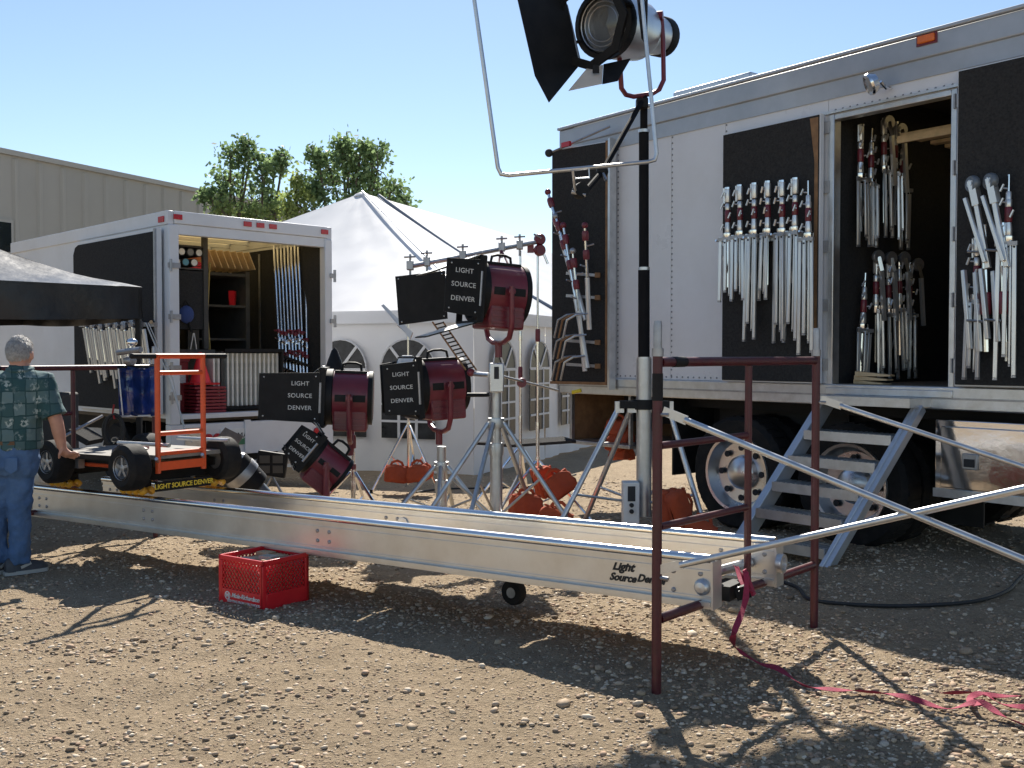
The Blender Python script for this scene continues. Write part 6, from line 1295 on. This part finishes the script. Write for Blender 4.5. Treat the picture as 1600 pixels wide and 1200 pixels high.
m.path([pp(97,703,-.02), pp(93,710,-.035), pp(92,717,-.03)], [.016,.013,.01], 8)      # thumb from the side of the palm
for (a, b_, c) in (((32,702),(30,792),(32,878)),((4,702),(-6,792),(-6,886))): m.path([pp(*a), pp(*b_), pp(*c)], [.075,.055,.04], 12)
o = obj('body', m, SKIN, man, True); fuse(o, .009, 3)
# hair, ears stay free
m = MB(); vs = []; fs = []; hc = pp(30.5,549,.018); n, k = 24, 14
for i in range(k+1):
    th = math.pi*.70*i/k
    for j in range(n):
        a = 2*math.pi*j/n; d = V((math.sin(th)*math.cos(a)*.9, math.sin(th)*math.sin(a)*1.08, math.cos(th)*1.2)); fr_ = max(0, d.y-.25); vs.append(hc+d*(.095+.003*math.sin(9*a+5*th)+.0025*math.sin(23*a+11*th)-.02*fr_))
for i in range(k):
    for j in range(n): fs.append((i*n+j,(i+1)*n+j,(i+1)*n+(j+1)%n,i*n+(j+1)%n))
obj('hair', m.add(vs, fs), HAIR, man, True, ang=80)
# single strands over the cap, combed down and back
hs = MB(); rh = random.Random(4)
for _ in range(2600):
    th = math.pi*.68*math.sqrt(rh.random()); a = rh.random()*6.283
    d = V((math.sin(th)*math.cos(a)*.9, math.sin(th)*math.sin(a)*1.08, math.cos(th)*1.2))
    if d.y > .55 and d.z < .5: continue
    p0 = hc+d*.094; dn = d.normalized(); tg = (V((0,-.55,-1))+V((rh.gauss(0,.5),rh.gauss(0,.3),rh.gauss(0,.3)))); tg = (tg-dn*tg.dot(dn)).normalized()
    ln_s = rh.uniform(.014,.034); sd_ = tg.cross(dn).normalized()*.0009; p1 = p0+tg*ln_s*.6+dn*.004; p2 = p0+tg*ln_s+dn*rh.uniform(.001,.008)
    hs.add([p0-sd_, p0+sd_, p1+sd_, p1-sd_, p2], [(0,1,2,3),(3,2,4)])
o = obj('hair_strands', hs, mat('silver hair strand', (.42,.41,.4), .5, 0, .4, 60), man, True, kind='stuff')
# shirt
m = MB()
ell(m, [(pp(21,702),.19,.135),(pp(21,690),.192,.138),(pp(22,665),.186,.135),(pp(26,630),.192,.135),(pp(28,605),.19,.125),(pp(29,592),.165,.105),(pp(30,583),.11,.085),(pp(31,575),.075,.072)])
m.path([pp(48,596), sh, sh.lerp(el_,.45), sh.lerp(el_,.86)], [.085,.085,.08,.083], 16)
m.path([pp(8,596), pp(-12,603), pp(-22,648,.03)], [.085,.085,.085], 14)
m.path([pp(31,577), pp(31,570)], [.078,.07], 16)
o = obj('shirt', m, shirt_mat(), man, True); fuse(o, .010, 5, (.022,.09))
# jeans
m = MB()
ell(m, [(pp(20,690),.168,.122),(pp(20,706),.18,.135),(pp(20,728),.178,.13),(pp(20,742),.165,.11)])
m.path([pp(34,722), pp(32,750), pp(30,795), pp(31,840), pp(30,874), pp(31,882)], [.098,.094,.078,.072,.076,.07], 16)
m.path([pp(4,722), pp(1,750), pp(-6,795), pp(-7,840), pp(-6,884)], [.098,.094,.078,.072,.075], 16)
o = obj('jeans', m, JEAN, man, True); fuse(o, .010, 5, (.03,.07))
obj('belt', ell(MB(), [(pp(20,693),.183,.136),(pp(20,687.5),.184,.137)]), BELT, man, True)
for (u, v, dy, nm_) in ((34,893,.0,0),(-4,899,-.03,1)):
    c = pp(u,v,dy); g_ = gz(0,PY)+float(relief(np.array(c.x), np.array(c.y)))+.004; dr_ = V((.72,.69,0)) if nm_ == 0 else V((.3,.95,0)); side_ = V((dr_.y,-dr_.x,0))
    mm = MB(); vs = []; fs = []
    prof = [(-.11,.03,.075),(-.09,.04,.1),(-.02,.042,.105),(.05,.045,.075),(.11,.048,.06),(.155,.04,.045),(.175,.02,.03)]
    for (x, w_, h_) in prof:
        for j in range(10): a = math.pi*2*j/10; vs.append(V((c.x,c.y,g_+.022))+dr_*x+side_*(w_*math.cos(a))+V((0,0,max(0,math.sin(a))*h_)))
    for i in range(len(prof)-1):
        for j in range(10): fs.append((i*10+j,i*10+(j+1)%10,(i+1)*10+(j+1)%10,(i+1)*10+j))
    fs += [tuple(range(10))[::-1], tuple(60+j for j in range(10))]
    s_ = obj('shoe', mm.add(vs, fs), SHOE, man, True, ang=60); poly = [(-.118,-.03),(-.118,.03),(-.02,.046),(.11,.05),(.16,.042),(.185,.0),(.16,-.042),(.11,-.05),(-.02,-.046)]
    obj('sole', MB().prism(poly, V((c.x,c.y,g_+.012)), dr_, -side_, .026), SOLE, s_, True)
    obj('stripe', MB().bar(V((c.x,c.y,g_+.05))+dr_*-.02+side_*.048, V((c.x,c.y,g_+.075))+dr_*.05+side_*.044, .004, .02), SOLE, s_, True)

# collar, sleeve cuff, pockets and seams
o = obj('collar', MB().path([pp(31,577)+V((.082*math.cos(a), .08*math.sin(a), .012*math.sin(a))) for a in [6.283*k/20 for k in range(20)]], .013, 8, closed=True), MATS.get('shirt') or bpy.data.materials['teal patchwork print'], man, True)
cf = sh.lerp(el_, .85); dc = (el_-sh).normalized(); xc = dc.cross(V((0,1,0))).normalized(); yc = dc.cross(xc)
obj('sleeve_cuff', MB().path([cf+xc*(.08*math.cos(a))+yc*(.08*math.sin(a)) for a in [6.283*k/20 for k in range(20)]], .007, 6, closed=True), bpy.data.materials['teal patchwork print'], man, True)
for (u0, u1) in ((22,42),(-8,12)):
    z0, z1 = pp(0,738).z, pp(0,712).z; x0, x1 = pp(u0,720).x, pp(u1,720).x; yb = PY-.148
    obj('back_pocket', MB().prism([(0,.03),(.5*(x1-x0),0),(x1-x0,.03),(x1-x0,z1-z0),(0,z1-z0)], (x0,yb+.012,z0), (1,0,0), (0,0,1), .01), JEAN, man, True, bev=.004)
